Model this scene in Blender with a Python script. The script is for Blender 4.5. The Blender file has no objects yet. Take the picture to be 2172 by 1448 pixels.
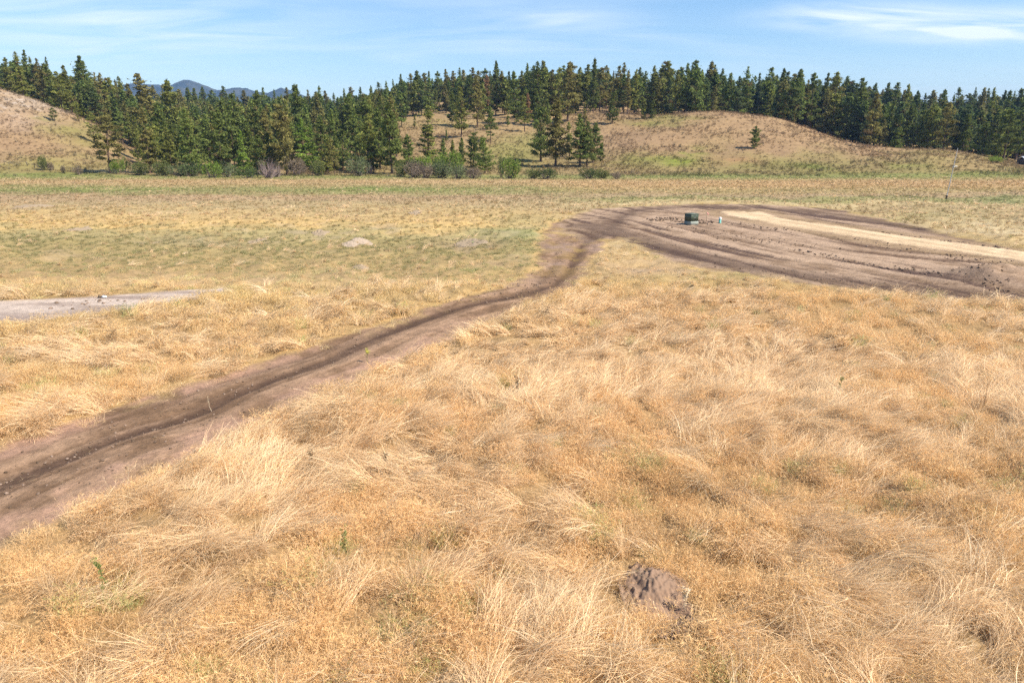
import bpy, math, random
import numpy as np
random.seed(7); RNG = np.random.default_rng(7)
S = bpy.context.scene
COL = S.collection
# ------------------------------------------------------------------ camera, world, sun, exposure
CAMH = 8.0
PITCH = math.radians(16.14)
F = 1448.0
cam_d = bpy.data.cameras.new('camera'); cam_d.lens = 24; cam_d.sensor_width = 36
cam_d.clip_end = 30000; cam_d.clip_start = 0.1
cam = bpy.data.objects.new('camera', cam_d); COL.objects.link(cam)
cam.location = (0, 0, CAMH); cam.rotation_euler = (math.pi/2 - PITCH, 0, 0)
S.camera = cam
SUN_DIR = np.array([0.90, -0.38, 0.0]); SUN_DIR /= np.linalg.norm(SUN_DIR)
SUN_EL = math.radians(50)
sv = (SUN_DIR[0]*math.cos(SUN_EL), SUN_DIR[1]*math.cos(SUN_EL), math.sin(SUN_EL))
sun_d = bpy.data.lights.new('sun', 'SUN'); sun_d.energy = 4.8; sun_d.angle = math.radians(0.55)
sun_d.color = (1.0, 0.92, 0.80)
sun = bpy.data.objects.new('sun', sun_d); COL.objects.link(sun)
from mathutils import Vector
sun.rotation_euler = Vector(sv).to_track_quat('Z', 'Y').to_euler()
sun.location = (60, -30, 80)
W = bpy.data.worlds.new('World'); S.world = W; W.use_nodes = True
wt = W.node_tree; wn = wt.nodes; wl = wt.links; wn.clear()
sky = wn.new('ShaderNodeTexSky'); sky.sky_type = 'NISHITA'; sky.sun_disc = False
sky.sun_elevation = SUN_EL; sky.sun_rotation = math.atan2(SUN_DIR[0], SUN_DIR[1])
sky.altitude = 0; sky.air_density = 1.1; sky.dust_density = 0.35; sky.ozone_density = 3.0
wout = wn.new('ShaderNodeOutputWorld'); wbg = wn.new('ShaderNodeBackground')
SKY_STR = 0.094
wbg.inputs['Strength'].default_value = SKY_STR
# cirrus drawn on the sky's own directions: project the view direction onto a flat cloud layer
tc = wn.new('ShaderNodeTexCoord'); sep = wn.new('ShaderNodeSeparateXYZ'); wl.new(tc.outputs['Generated'], sep.inputs[0])
def wmath(op, a, b=None, clamp=False):
    m = wn.new('ShaderNodeMath'); m.operation = op; m.use_clamp = clamp
    for i, q in enumerate((a, b)):
        if q is None: continue
        if isinstance(q, (int, float)): m.inputs[i].default_value = q
        else: wl.new(q, m.inputs[i])
    return m.outputs[0]
zc = wmath('MAXIMUM', sep.outputs['Z'], 0.02)
zz = wmath('ADD', zc, 0.06)
px = wmath('DIVIDE', sep.outputs['X'], zz); py = wmath('DIVIDE', sep.outputs['Y'], zz)
cmb = wn.new('ShaderNodeCombineXYZ'); wl.new(px, cmb.inputs[0]); wl.new(py, cmb.inputs[1])
mp = wn.new('ShaderNodeMapping'); mp.inputs['Scale'].default_value = (0.42, 0.85, 1); mp.inputs['Location'].default_value = (2.3, 1.1, 0)
mp.inputs['Rotation'].default_value = (0, 0, math.radians(8))
wl.new(cmb.outputs[0], mp.inputs['Vector'])
cn = wn.new('ShaderNodeTexNoise'); cn.inputs['Scale'].default_value = 0.75; cn.inputs['Detail'].default_value = 9
cn.inputs['Roughness'].default_value = 0.52; cn.inputs['Distortion'].default_value = 0.9
wl.new(mp.outputs[0], cn.inputs['Vector'])
cr = wn.new('ShaderNodeMapRange'); cr.inputs['From Min'].default_value = 0.46; cr.inputs['From Max'].default_value = 0.74
cr.interpolation_type = 'SMOOTHSTEP'
wl.new(cn.outputs['Fac'], cr.inputs['Value'])
def sky_xy(u, v):
    a = (u-1086)/F; b = (724-v)/F; d = Vector((a, math.cos(PITCH)+b*math.sin(PITCH), -math.sin(PITCH)+b*math.cos(PITCH))).normalized()
    return d.x/(d.z+.06), d.y/(d.z+.06)
cn2 = wn.new('ShaderNodeTexNoise'); cn2.inputs['Scale'].default_value = 2.2; cn2.inputs['Detail'].default_value = 8; cn2.inputs['Roughness'].default_value = 0.5; cn2.inputs['Distortion'].default_value = 1.2
wl.new(mp.outputs[0], cn2.inputs['Vector'])
total = wmath('MULTIPLY', cr.outputs[0], 0.25)
for (u, v, sx, sy, k) in ((100, 60, 1.6, 1.3, .45), (480, 75, 1.3, .7, .30), (60, 30, 1.0, .8, .25), (1815, 35, .45, .26, 1.7), (2095, 72, .75, .28, 1.6), (2160, 40, .6, .4, .8), (1235, 38, .35, .25, .5), (1150, 95, 1.2, .8, .3)):
    gx, gy = sky_xy(u, v)
    dx_ = wmath('DIVIDE', wmath('SUBTRACT', px, gx), sx); dy_ = wmath('DIVIDE', wmath('SUBTRACT', py, gy), sy)
    r2_ = wmath('ADD', wmath('MULTIPLY', dx_, dx_), wmath('MULTIPLY', dy_, dy_))
    ga = wmath('EXPONENT', wmath('MULTIPLY', r2_, -1.0))
    ns = wmath('MULTIPLY', wmath('SUBTRACT', cn2.outputs['Fac'], 0.30), 2.4, True)
    total = wmath('ADD', total, wmath('MULTIPLY', wmath('MULTIPLY', ga, ns), k))
cf = wmath('MULTIPLY', wmath('MINIMUM', total, 1.0), 0.80)
hs = wn.new('ShaderNodeHueSaturation'); hs.inputs['Saturation'].default_value = 1.22; hs.inputs['Value'].default_value = 1.0
wl.new(sky.outputs[0], hs.inputs['Color'])
mixc = wn.new('ShaderNodeMix'); mixc.data_type = 'RGBA'
wl.new(cf, mixc.inputs['Factor']); wl.new(hs.outputs[0], mixc.inputs['A'])
mixc.inputs['B'].default_value = (7.0, 7.4, 7.9, 1)
wl.new(mixc.outputs['Result'], wbg.inputs['Color']); wl.new(wbg.outputs[0], wout.inputs['Surface'])
S.view_settings.view_transform = 'Standard'; S.view_settings.look = 'None'
S.view_settings.gamma = 1; S.view_settings.exposure = 0.88; S.view_settings.use_curve_mapping = False
S.cycles.max_bounces = 3; S.cycles.diffuse_bounces = 2; S.cycles.transmission_bounces = 2; S.cycles.volume_bounces = 0
S.cycles.transparent_max_bounces = 4
S.cycles.use_denoising = False
S.cycles.use_adaptive_sampling = False; S.cycles.adaptive_threshold = 0.03; S.cycles.adaptive_min_samples = 24; S.cycles.use_light_tree = False
S.cycles.caustics_reflective = False; S.cycles.caustics_refractive = False
S.cycles.sample_clamp_indirect = 4

# ------------------------------------------------------------------ numbers: projection, noise, polygons
CP, SP = math.cos(PITCH), math.sin(PITCH)
def to_px(x, y, z):
    dz = z - CAMH
    dep = np.maximum(y*CP - dz*SP, 0.01); upc = y*SP + dz*CP
    return 1086 + F*x/dep, 724 - F*upc/dep
def px_ground(u, v, z=0.0):
    a = (u-1086)/F; b = (724-v)/F
    dx, dy, dzz = a, CP + b*SP, -SP + b*CP
    t = (z-CAMH)/dzz
    return dx*t, dy*t
def hash2(ix, iy, seed):
    h = (ix.astype(np.int64)*374761393 + iy.astype(np.int64)*668265263 + seed*1442695041) & 0xffffffff
    h = ((h ^ (h >> 13))*1274126177) & 0xffffffff
    h = (h ^ (h >> 16))
    return (h & 0xffffff)/float(0xffffff)
def vn(x, y, seed=0):
    x = np.asarray(x, float); y = np.asarray(y, float)
    ix = np.floor(x); iy = np.floor(y); fx = x-ix; fy = y-iy
    fx = fx*fx*(3-2*fx); fy = fy*fy*(3-2*fy)
    a = hash2(ix, iy, seed); b = hash2(ix+1, iy, seed); c = hash2(ix, iy+1, seed); d = hash2(ix+1, iy+1, seed)
    return (a*(1-fx)+b*fx)*(1-fy) + (c*(1-fx)+d*fx)*fy
def fbm(x, y, seed=0, octv=4, rough=0.5):
    s = 0; a = 1; t = 0; x = np.asarray(x, float); y = np.asarray(y, float)
    for o in range(octv):
        s = s + a*vn(x + 13.7*o, y - 7.1*o, seed+o*17); t += a; a *= rough; x = x*2.03; y = y*2.03
    return s/t
def sstep(a, b, x):
    t = np.clip((x-a)/(b-a), 0, 1); return t*t*(3-2*t)
def seg_dist(x, y, P, closed=False):
    P = np.asarray(P, float); n = len(P); best = np.full(x.shape, 1e9)
    for i in range(n if closed else n-1):
        ax, ay = P[i]; bx, by = P[(i+1) % n]
        dx, dy = bx-ax, by-ay; L = dx*dx+dy*dy+1e-12
        t = np.clip(((x-ax)*dx+(y-ay)*dy)/L, 0, 1)
        best = np.minimum(best, (x-ax-t*dx)**2+(y-ay-t*dy)**2)
    return np.sqrt(best)
def poly_sd(x, y, P):
    P = np.asarray(P, float); n = len(P); ins = np.zeros(x.shape, bool)
    for i in range(n):
        ax, ay = P[i]; bx, by = P[(i+1) % n]
        c = ((ay > y) != (by > y)) & (x < (bx-ax)*(y-ay)/((by-ay) if by != ay else 1e-9)+ax)
        ins ^= c
    d = seg_dist(x, y, P, True)
    return np.where(ins, d, -d)
def G(pts): return [px_ground(u, v) for u, v in pts]

# ------------------------------------------------------------------ layout of the ground, as world polygons on the field
TRACK = G([(-300,1010),(-150,965),(0,925),(100,897),(200,868),(300,835),(420,803),(560,762),(700,716),(800,686),(900,652),(1000,626),(1075,607),(1108,592),(1132,568),(1142,540),(1147,510),(1158,484),(1195,462),
           (1320,500),(1282,520),(1268,548),(1252,574),(1226,598),(1170,630),(1105,652),(1025,690),(945,728),(870,760),(780,800),(700,834),(600,868),(520,904),(462,942),(430,968),(335,1003),(255,1045),(150,1095),(60,1140),(0,1172),(-300,1320)])
LOOP = G([(1180,490),(1190,465),(1215,452),(1260,443),(1330,437),(1420,433),(1520,431),(1700,436),(1800,446),(1860,460),(1950,478),(2050,500),(2172,527),(2600,620),
          (2600,700),(2172,643),(2000,632),(1850,617),(1700,601),(1600,589),(1500,571),(1420,548),(1350,523),(1300,502),(1250,520)])
TAN = G([(1530,449),(1548,446),(1590,450),(1612,447),(1650,461),(1780,479),(1900,497),(2040,516),(2172,533),(2600,592),(2600,625),(2172,554),(2040,534),(1900,516),(1780,496),(1650,477),(1580,463),(1545,456)])
PALE = G([(-300,640),(0,632),(150,627),(300,618),(380,613),(480,608),(500,614),(380,642),(300,652),(150,670),(0,688),(-300,722)])
RUT1 = G([(-100,1070),(0,1021),(152,961),(235,927),(323,900),(380,885),(437,862),(494,832),(570,803),(700,758),(819,703),(925,664),(990,642),(1119,619),(1177,600),(1205,577),(1220,547),(1235,519),(1258,501),(1282,486),(1310,463),(1340,447),(1403,440),(1530,438),(1700,445),(1800,457),(1900,476),(2000,495),(2172,529),(2600,618)])
RUT2 = G([(-150,985),(0,948),(100,915),(200,885),(300,852),(420,818),(560,778),(700,735),(800,700),(900,668),(1000,640),(1080,622),(1130,600),(1160,572),(1172,540),(1180,510),(1195,485),(1225,462),(1280,446)])
LOWB = G([(1240,478),(1300,488),(1378,513),(1454,538),(1555,560),(1650,575),(1758,590),(1890,607),(2040,620),(2172,630),(2600,690)])
PILE = px_ground(2115, 590)
_tx, _ty = px_ground(1545, 450); _ux, _uy = px_ground(2172, 545)
_l = math.hypot(_ux-_tx, _uy-_ty); TDX, TDY = (_ux-_tx)/_l, (_uy-_ty)/_l

# ------------------------------------------------------------------ terrain: hills behind the field
COLS = {
 -700: [(175,377),(190,345),(220,250),(260,110),(320,90),(520,100),(900,200)],
 -300: [(175,377),(188,350),(212,290),(240,200),(262,140),(320,140),(520,150),(900,220)],
 0: [(175,377),(185,362),(205,313),(230,240),(255,181),(290,196),(400,205),(520,212),(900,265)],
 100: [(175,377),(190,360),(210,312),(235,255),(255,214),(290,222),(400,225),(520,228),(900,265)],
 190: [(175,377),(195,357),(220,310),(250,254),(290,250),(400,243),(520,238),(900,265)],
 270: [(175,377),(200,356),(230,335),(260,305),(300,290),(400,266),(520,248),(900,265)],
 320: [(175,377),(200,358),(260,335),(300,315),(400,282),(520,256),(900,268)],
 500: [(175,377),(200,360),(260,338),(320,315),(400,288),(520,258),(900,272)],
 700: [(175,377),(200,360),(240,335),(280,300),(320,285),(400,270),(520,254),(900,266)],
 850: [(175,377),(200,357),(230,325),(260,295),(300,266),(400,240),(520,220),(900,240)],
 1000: [(175,377),(200,357),(230,330),(260,290),(300,258),(400,228),(520,200),(900,225)],
 1150: [(175,377),(200,360),(230,335),(260,295),(300,252),(400,220),(520,195),(900,215)],
 1300: [(175,377),(195,362),(225,330),(250,295),(290,243),(400,222),(520,195),(900,215)],
 1400: [(178,377),(195,360),(220,325),(250,275),(282,243),(320,255),(400,222),(520,195),(900,215)],
 1500: [(178,377),(195,360),(220,325),(250,270),(280,230),(320,248),(400,224),(520,197),(900,215)],
 1600: [(178,377),(195,358),(220,320),(250,266),(275,239),(320,262),(400,232),(520,202),(900,220)],
 1700: [(178,376),(195,356),(220,318),(250,278),(270,267),(320,290),(400,252),(520,215),(900,235)],
 1850: [(180,373),(195,352),(220,320),(240,307),(265,322),(320,312),(400,275),(520,225),(900,245)],
 1925: [(180,371),(195,349),(218,330),(240,316),(265,326),(320,312),(400,278),(520,228),(900,250)],
 1965: [(180,370),(195,343),(210,322),(228,311),(250,326),(320,312),(400,279),(520,229),(900,250)],
 2050: [(180,370),(195,348),(210,334),(228,321),(250,334),(320,313),(400,280),(520,230),(900,252)],
 2172: [(180,370),(200,361),(228,351),(250,358),(320,322),(400,286),(520,236),(900,256)],
 2700: [(180,370),(228,366),(320,335),(400,290),(520,240),(900,260)]}
LD0, LD1, NL, NS = math.log(150), math.log(9000), 420, 420
S0, S1 = -1.35, 1.35
ld = np.linspace(LD0, LD1, NL); dd = np.exp(ld); ss = np.linspace(S0, S1, NS)
cu = sorted(COLS); cs = np.array([(u-1086)/1507.0 for u in cu])
prof = []
for u in cu:
    P = COLS[u]; D = [150, 165]+[p[0] for p in P]; Z = [0, 0]
    for d, v in P:
        el = math.atan((724-v)/F)-PITCH; Z.append(max(0.0, CAMH + d*math.tan(el)))
    D += [1300, 2500, 9000]; Z += [Z[-1]*0.8, 12, 12]
    prof.append(np.interp(dd, D, Z))
prof = np.array(prof)
HG = np.array([np.interp(ss, cs, prof[:, i]) for i in range(NL)])
def blur(A, k, ax):
    r = int(k*3); w = np.exp(-0.5*(np.arange(-r, r+1)/k)**2); w /= w.sum()
    pad = [(0, 0), (0, 0)]; pad[ax] = (r, r); B = np.pad(A, pad, mode='edge')
    return np.apply_along_axis(lambda m: np.convolve(m, w, 'valid'), ax, B)
HG = blur(blur(HG, 2.2, 0), 3.5, 1)
def hill_z(x, y):
    s = np.clip(x/np.maximum(y, 1), S0, S1); l = np.log(np.clip(y, 150, 9000))
    fi = (s-S0)/(S1-S0)*(NS-1); fj = (l-LD0)/(LD1-LD0)*(NL-1)
    i = np.clip(fi.astype(int), 0, NS-2); j = np.clip(fj.astype(int), 0, NL-2); a = fi-i; b = fj-j
    z = (HG[j, i]*(1-a)+HG[j, i+1]*a)*(1-b)+(HG[j+1, i]*(1-a)+HG[j+1, i+1]*a)*b
    m = sstep(172, 260, y)
    z = z + m*((fbm(x/28, y/28, 5, 4)-0.5)*2.4 + (fbm(x/5, y/5, 9, 3)-0.5)*0.5)
    return np.where(y < 155, 0, z)
def masks(x, y):
    """how much each surface covers a spot: track, loop, tan road, pale strip (0..1) and the signed distance to bare soil"""
    e1 = (fbm(x*1.3, y*1.3, 21, 4)-0.5)+(fbm(x*5.5, y*5.5, 25, 2)-.5)*.35
    e2 = (fbm(x*0.35, y*0.35, 23, 4)-0.5)
    far = sstep(25, 60, y)
    wob = e1*(0.55+0.6*far) + e2*(0.4+2.0*far)
    st = poly_sd(x, y, TRACK)+wob; sl = poly_sd(x, y, LOOP)+wob*1.1; sp = poly_sd(x, y, PALE)+wob*0.8
    sn = poly_sd(x, y, TAN)+e1*0.8
    return st, sl, sp, sn
def ground_all(x, y):
    st, sl, sp, sn = masks(x, y)
    bare = np.maximum(np.maximum(st, sl), sp)
    r1 = seg_dist(x, y, RUT1); r2 = seg_dist(x, y, RUT2); lb = seg_dist(x, y, LOWB)
    grass = sstep(0.05, -0.9, bare)
    z = hill_z(x, y)
    near = 1-sstep(60, 150, y)
    z = z + (fbm(x/14, y/14, 41, 3)-0.5)*0.5*(1-sstep(120, 170, y))*grass
    z = z + grass*near*((fbm(x/1.3, y/1.3, 31, 3)-0.45)*0.62 + (fbm(x/4.5, y/4.5, 33, 2)-0.5)*0.3)
    z = z - (1-grass)*0.06
    soil = sstep(-0.1, 0.4, np.maximum(st, sl))
    z = z - soil*(np.exp(-(r1/0.42)**2)*0.09 + np.exp(-(r2/0.42)**2)*0.07)
    z = z + soil*((fbm(x*1.1, y*1.1, 51, 3)-0.5)*0.07+(fbm(r1/.28+20, (x+.6*y)/5, 131, 4, .6)-.5)*.12)
    # churned strips along the loop
    al = x*TDX+y*TDY; ac = -x*TDY+y*TDX
    inl = sstep(0.2, 1.5, sl)*(1-sstep(-0.2, 0.3, sn))
    ac2 = ac + (fbm(al/22, ac/22, 67, 2)-0.5)*4
    str_ = fbm(al/16, ac2/0.9, 61, 3, 0.6)
    z = z + inl*((str_-0.5)*0.20 + (fbm(lb/0.8+40, al/20, 135, 4, .62)-.5)*.30)
    z = z + sstep(-0.2, 0.4, sn)*0.07
    pd = np.sqrt(((x-PILE[0])/3.4)**2+((y-PILE[1])/2.6)**2)
    z = z + np.exp(-pd**2*1.3)*(0.75+0.5*(fbm(x*0.9, y*0.9, 71, 3)-0.5))
    return z, dict(st=st, sl=sl, sp=sp, sn=sn, bare=bare, r1=r1, r2=r2, lb=lb, grass=grass, str=str_, inl=inl, pd=pd)
def ground_z(x, y):
    return ground_all(np.atleast_1d(np.asarray(x, float)), np.atleast_1d(np.asarray(y, float)))[0]

# colours of the ground and the grass on it, by place
def lerp(a, b, t):
    t = np.asarray(t)[..., None]; return np.asarray(a)*(1-t)+np.asarray(b)*t
LV = np.array([366,376,384,392,400,410,418,435,455,478,494,520,560,590,605,618,650,700,760,900,1500.])
LC = np.array([(.20,.24,.07),(.26,.27,.09),(.50,.34,.18),(.42,.31,.15),(.30,.275,.11),(.34,.28,.13),(.42,.29,.17),(.42,.32,.17),(.50,.355,.17),(.56,.38,.165),(.345,.28,.135),(.285,.236,.108),(.315,.258,.125),(.38,.30,.15),(.60,.46,.25),(.42,.36,.17),(.46,.38,.18),(.52,.40,.20),(.56,.41,.21),(.58,.41,.22),(.58,.41,.22)])
RV = np.array([366,376,384,395,405,414,424,431,440,560,590,605,625,660,740,850,1000,1150,1500.])
RC = np.array([(.22,.24,.09),(.26,.27,.09),(.50,.33,.17),(.47,.31,.15),(.40,.30,.14),(.42,.30,.18),(.29,.27,.11),(.52,.40,.22),(.40,.30,.16),(.47,.35,.18),(.44,.36,.17),(.42,.35,.16),(.50,.38,.20),(.52,.39,.21),(.58,.43,.24),(.60,.44,.25),(.54,.40,.22),(.56,.41,.22),(.60,.44,.23)])
# patches (centre px, radii px, colour, strength)
SPOTS = [(110,402,120,6,(.20,.25,.06),.6),(820,403,160,6,(.19,.25,.06),.6),(330,402,90,5,(.21,.25,.07),.5),(60,440,40,4,(.42,.34,.28),.6),
 (420,515,90,9,(.34,.28,.18),.5),(1010,515,60,9,(.33,.23,.16),.7),(1130,540,60,14,(.28,.26,.12),.6),(1100,500,60,18,(.25,.26,.11),.7),
 (1110,470,60,10,(.36,.30,.15),.6),(690,585,60,10,(.55,.44,.25),.6),(580,590,60,12,(.50,.40,.24),.6),(900,604,260,5,(.62,.50,.29),.7),(1030,578,60,8,(.34,.32,.14),.4),
 (495,630,40,12,(.26,.30,.09),.7),(160,660,170,14,(.34,.34,.12),.6),(40,700,60,20,(.40,.37,.14),.5),(720,615,60,8,(.30,.32,.11),.5),(1010,640,60,8,(.36,.36,.14),.5),
 (1560,598,260,8,(.36,.33,.14),.6),(1400,560,120,14,(.50,.37,.20),.6),(1370,570,70,7,(.42,.34,.30),.55),(1480,575,50,6,(.42,.34,.30),.5),(1700,630,160,16,(.48,.35,.16),.4),(2090,640,90,14,(.55,.44,.22),.5),
 (2060,470,100,10,(.54,.43,.24),.6),(1960,455,100,8,(.38,.33,.15),.5),(2120,485,60,6,(.58,.47,.30),.6),(2140,424,70,5,(.24,.25,.11),.6),(2150,435,120,6,(.40,.35,.16),.5),
 (1350,900,420,200,(.64,.43,.23),.35),(1450,690,350,50,(.64,.46,.26),.3),(300,1300,400,150,(.56,.38,.15),.35),(1650,1080,300,90,(.50,.35,.17),.4),(1250,1090,100,60,(.44,.33,.16),.35),
 (1900,1280,300,140,(.60,.45,.24),.35),(1850,830,150,40,(.52,.41,.22),.35),(2100,750,120,60,(.48,.36,.18),.4),(150,800,120,30,(.42,.36,.15),.4),(260,760,200,30,(.50,.34,.18),.4)]
HSPOTS = [(70,215,90,22,(.58,.52,.48),.5),(40,260,80,14,(.50,.40,.35),.5),(150,275,60,14,(.28,.30,.10),.7),(190,300,50,12,(.30,.31,.10),.6),(100,250,20,5,(.25,.29,.09),.6),
 (100,352,160,12,(.36,.34,.13),.7),(60,372,220,7,(.20,.27,.07),.8),(1095,325,60,28,(.26,.30,.09),.7),(1130,300,60,14,(.33,.34,.13),.5),(940,262,70,8,(.40,.36,.15),.6),
 (1380,262,60,7,(.29,.32,.09),.7),(1430,250,60,5,(.30,.32,.10),.7),(1360,340,60,14,(.28,.31,.09),.65),(1440,340,45,10,(.24,.36,.04),.75),(1470,325,18,4,(.24,.36,.04),.6),
 (1620,345,90,12,(.30,.30,.12),.6),(1560,340,50,7,(.52,.33,.20),.7),(1700,358,200,9,(.27,.28,.10),.5),(1500,376,260,5,(.18,.24,.07),.8),(1730,358,40,6,(.20,.29,.06),.6),(1940,352,60,6,(.20,.31,.06),.7),
 (1900,372,160,5,(.22,.29,.07),.6),(1960,345,100,12,(.38,.34,.16),.5),(2080,367,110,5,(.22,.29,.07),.7),(1300,300,90,22,(.44,.32,.22),.5),(2000,330,90,10,(.40,.35,.15),.5),(2030,350,90,8,(.42,.32,.17),.4)]
def field_colour(x, y, z0=None):
    w1 = fbm(x/7, y/7, 81, 4)-0.5; w2 = fbm(x/3, y/3, 83, 4)-0.5
    u, v = to_px(x, y, np.zeros_like(x)) if z0 is None else to_px(x, y, z0)
    sc = np.clip(y/60, 0.5, 1)
    vv = v + (w1*np.where(v < 620, 20, 34) + w2*12)*np.clip((v-372)/60, 0.10, 2.0)*sc
    uu = u + w2*120
    L = np.stack([np.interp(vv, LV, LC[:, k]) for k in range(3)], -1)
    R = np.stack([np.interp(vv, RV, RC[:, k]) for k in range(3)], -1)
    c = lerp(L, R, sstep(1080, 1330, uu))
    for (a, b, ru, rv, col, k) in SPOTS:
        d = ((uu-a)/ru)**2+((vv-b)/rv)**2
        c = lerp(c, col, k*np.exp(-d*0.9))
    return c, u, v
def paint(x, y, z, m):
    c, u, v = field_colour(x, y)
    n1 = fbm(x/1.2, y/1.2, 91, 4); n2 = fbm(x/9, y/14, 93, 4)
    c = c*(0.82+0.36*n1[..., None])
    bp = sstep(0.60, 0.74, fbm(x/2.2, y/2.2, 95, 4)*0.6+n2*0.45)*sstep(430, 500, v)*sstep(640, 560, v)
    c = lerp(c, (.40,.31,.25), bp*0.3)
    dirt_and_shade = sstep(70, 30, y)
    c = lerp(c, (.27,.165,.078), dirt_and_shade*0.85)  # brown ground under near grass, painted darker so gaps read as shaded hollows
    # hills
    h = sstep(173, 186, y)
    u2, v2 = to_px(x, y, z)
    k1 = fbm(x/10, y/10, 101, 5); k2 = fbm(x/2.5, y/2.5, 103, 4)
    H = lerp((.42,.30,.205), (.47,.35,.21), k1)
    mid = sstep(600, 800, u2)*sstep(1330, 1200, u2)
    H = lerp(H, (.46,.36,.21), mid*0.7)
    low = sstep(300, 345, v2+(k1-.5)*60)
    H = lerp(H, (.37,.32,.16), low*0.55*sstep(.3,.6,k1*.5+k2*.5)+low*.2)
    uu = u2+(k2-.5)*70; vv = v2+(k1-.5)*26+(k2-.5)*8
    for (a, b, ru, rv, col, k) in HSPOTS:
        d = ((uu-a)/ru)**2+((vv-b)/rv)**2
        H = lerp(H, col, k*np.exp(-d*0.8))
    rk = sstep(0.58, 0.70, fbm(x/1.1, y/1.1, 105, 3))*np.exp(-(((u2-60)/110)**2+((v2-215)/28)**2))
    H = lerp(H, (.66,.61,.60), rk)
    H = H*(0.74+0.52*k2[..., None])*np.array([.80, .72, .62])
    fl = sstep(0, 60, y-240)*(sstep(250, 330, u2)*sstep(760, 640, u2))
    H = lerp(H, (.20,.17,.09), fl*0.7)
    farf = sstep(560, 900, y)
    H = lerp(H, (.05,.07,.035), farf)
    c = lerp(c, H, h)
    c = c*np.array([1, 1, .95])*(1-.24*sstep(45, 80, y))[..., None]
    # soil
    s1 = fbm(x*0.8, y*0.8, 111, 5); s2 = fbm(x/5, y/5, 113, 3)
    al = x*TDX+y*TDY; ac = -x*TDY+y*TDX
    stk = fbm(m['r1']/0.28+20, (x+.6*y)/5, 131, 4, .6)
    soil = lerp((.165,.100,.058), (.305,.195,.122), sstep(0.40, 0.64, s1*0.30+s2*0.22+stk*.50))
    soil = soil*(.72+.56*fbm(x*3.1, y*3.1, 133, 3))[..., None]
    trk = sstep(-0.15, 0.35, m['st'])
    # along the near track: worn pale side by the lower edge, dark ruts
    twin = np.exp(-((m['r1']-.10)/0.20)**2)*.9+np.exp(-(m['r1']/0.55)**2)*.35
    dark = twin+np.exp(-(m['r2']/0.30)**2)*0.7*sstep(560, 680, v)+np.exp(-((m['r2']-.55)/.14)**2)*.45*sstep(600, 700, v)
    soil_t = lerp(soil, (.070,.042,.029), np.clip(dark*(0.30+0.9*s1), 0, 1)*.9)
    low_side = sstep(1.4, 0.3, np.abs(m['st']-0.9))*sstep(0.8, 1.8, m['r1'])*sstep(640, 740, v)
    soil_t = lerp(soil_t, (.36,.22,.150), low_side*0.85*sstep(0.35, 0.6, s1))
    strawb = sstep(0.60, 0.72, fbm(x*1.6, y*1.6, 121, 4))*0.55
    soil_t = lerp(soil_t, (.36,.25,.11), strawb*sstep(1.3, 0.1, m['st']))
    mids = sstep(450, 520, v)*sstep(610, 560, v)
    soil_t = lerp(soil_t, (.27,.185,.14), mids*0.65*sstep(0.4, 0.9, m['r1'])*sstep(0.35, 0.6, s2+0.2*(s1-.5)))
    soil_t = lerp(soil_t, (.24,.155,.055), mids*0.5*sstep(0.5, 0.65, fbm(x*0.9, y*0.5, 123, 4)))
    c = lerp(c, (.42,.275,.115), np.exp(-((m['st']+.10)/.28)**2)*.75)
    c = lerp(c, soil_t, trk)
    lbn = fbm(m['lb']/0.8+40, (x*TDX+y*TDY)/20, 135, 4, .62)
    soil_l = lerp((.150,.093,.053), (.360,.252,.170), sstep(0.36, 0.62, m['str']*0.35+0.25*s1+.42*lbn))
    soil_l = lerp(soil_l, (.085,.050,.034), sstep(.42, .30, lbn)*.85)
    soil_l = lerp(soil_l, (.095,.060,.045), sstep(0.42, 0.33, m['str']))
    soil_l = lerp(soil_l, (.080,.050,.036), np.clip(np.exp(-(m['r1']/1.4)**2)*1.0+np.exp(-(m['lb']/1.7)**2)*1.0, 0, 1)*(0.30+0.75*lbn))
    soil_l = lerp(soil_l, (.10,.066,.052), np.exp(-m['pd']**2*0.8)*0.65*sstep(0.4, 0.6, s1))
    c = lerp(c, soil_l, sstep(-0.2, 0.9, m['sl']))
    strw = np.exp(-((m['sl']+0.2)/1.3)**2)*sstep(0.5, 0.7, fbm(x*0.6, y*0.6, 125, 4))
    c = lerp(c, (.36,.25,.09), strw*0.7)
    edge = np.exp(-((m['sn']+1.2)/1.1)**2)*(m['sl'] > 0)
    c = lerp(c, (.27,.185,.10), edge*0.7)
    tanc = lerp((.42,.30,.175), (.60,.445,.28), sstep(.3, .65, fbm(al/18, ac/0.45, 127, 3)*.7+s1*.3))
    c = lerp(c, tanc, sstep(-0.1, 0.25, m['sn']))
    pale = lerp((.28,.215,.175), (.46,.37,.30), sstep(0.3, 0.7, fbm(x/3, y*1.4, 129, 4)))
    c = lerp(c, pale, sstep(-0.1, 0.6, m['sp']))
    return c

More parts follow.
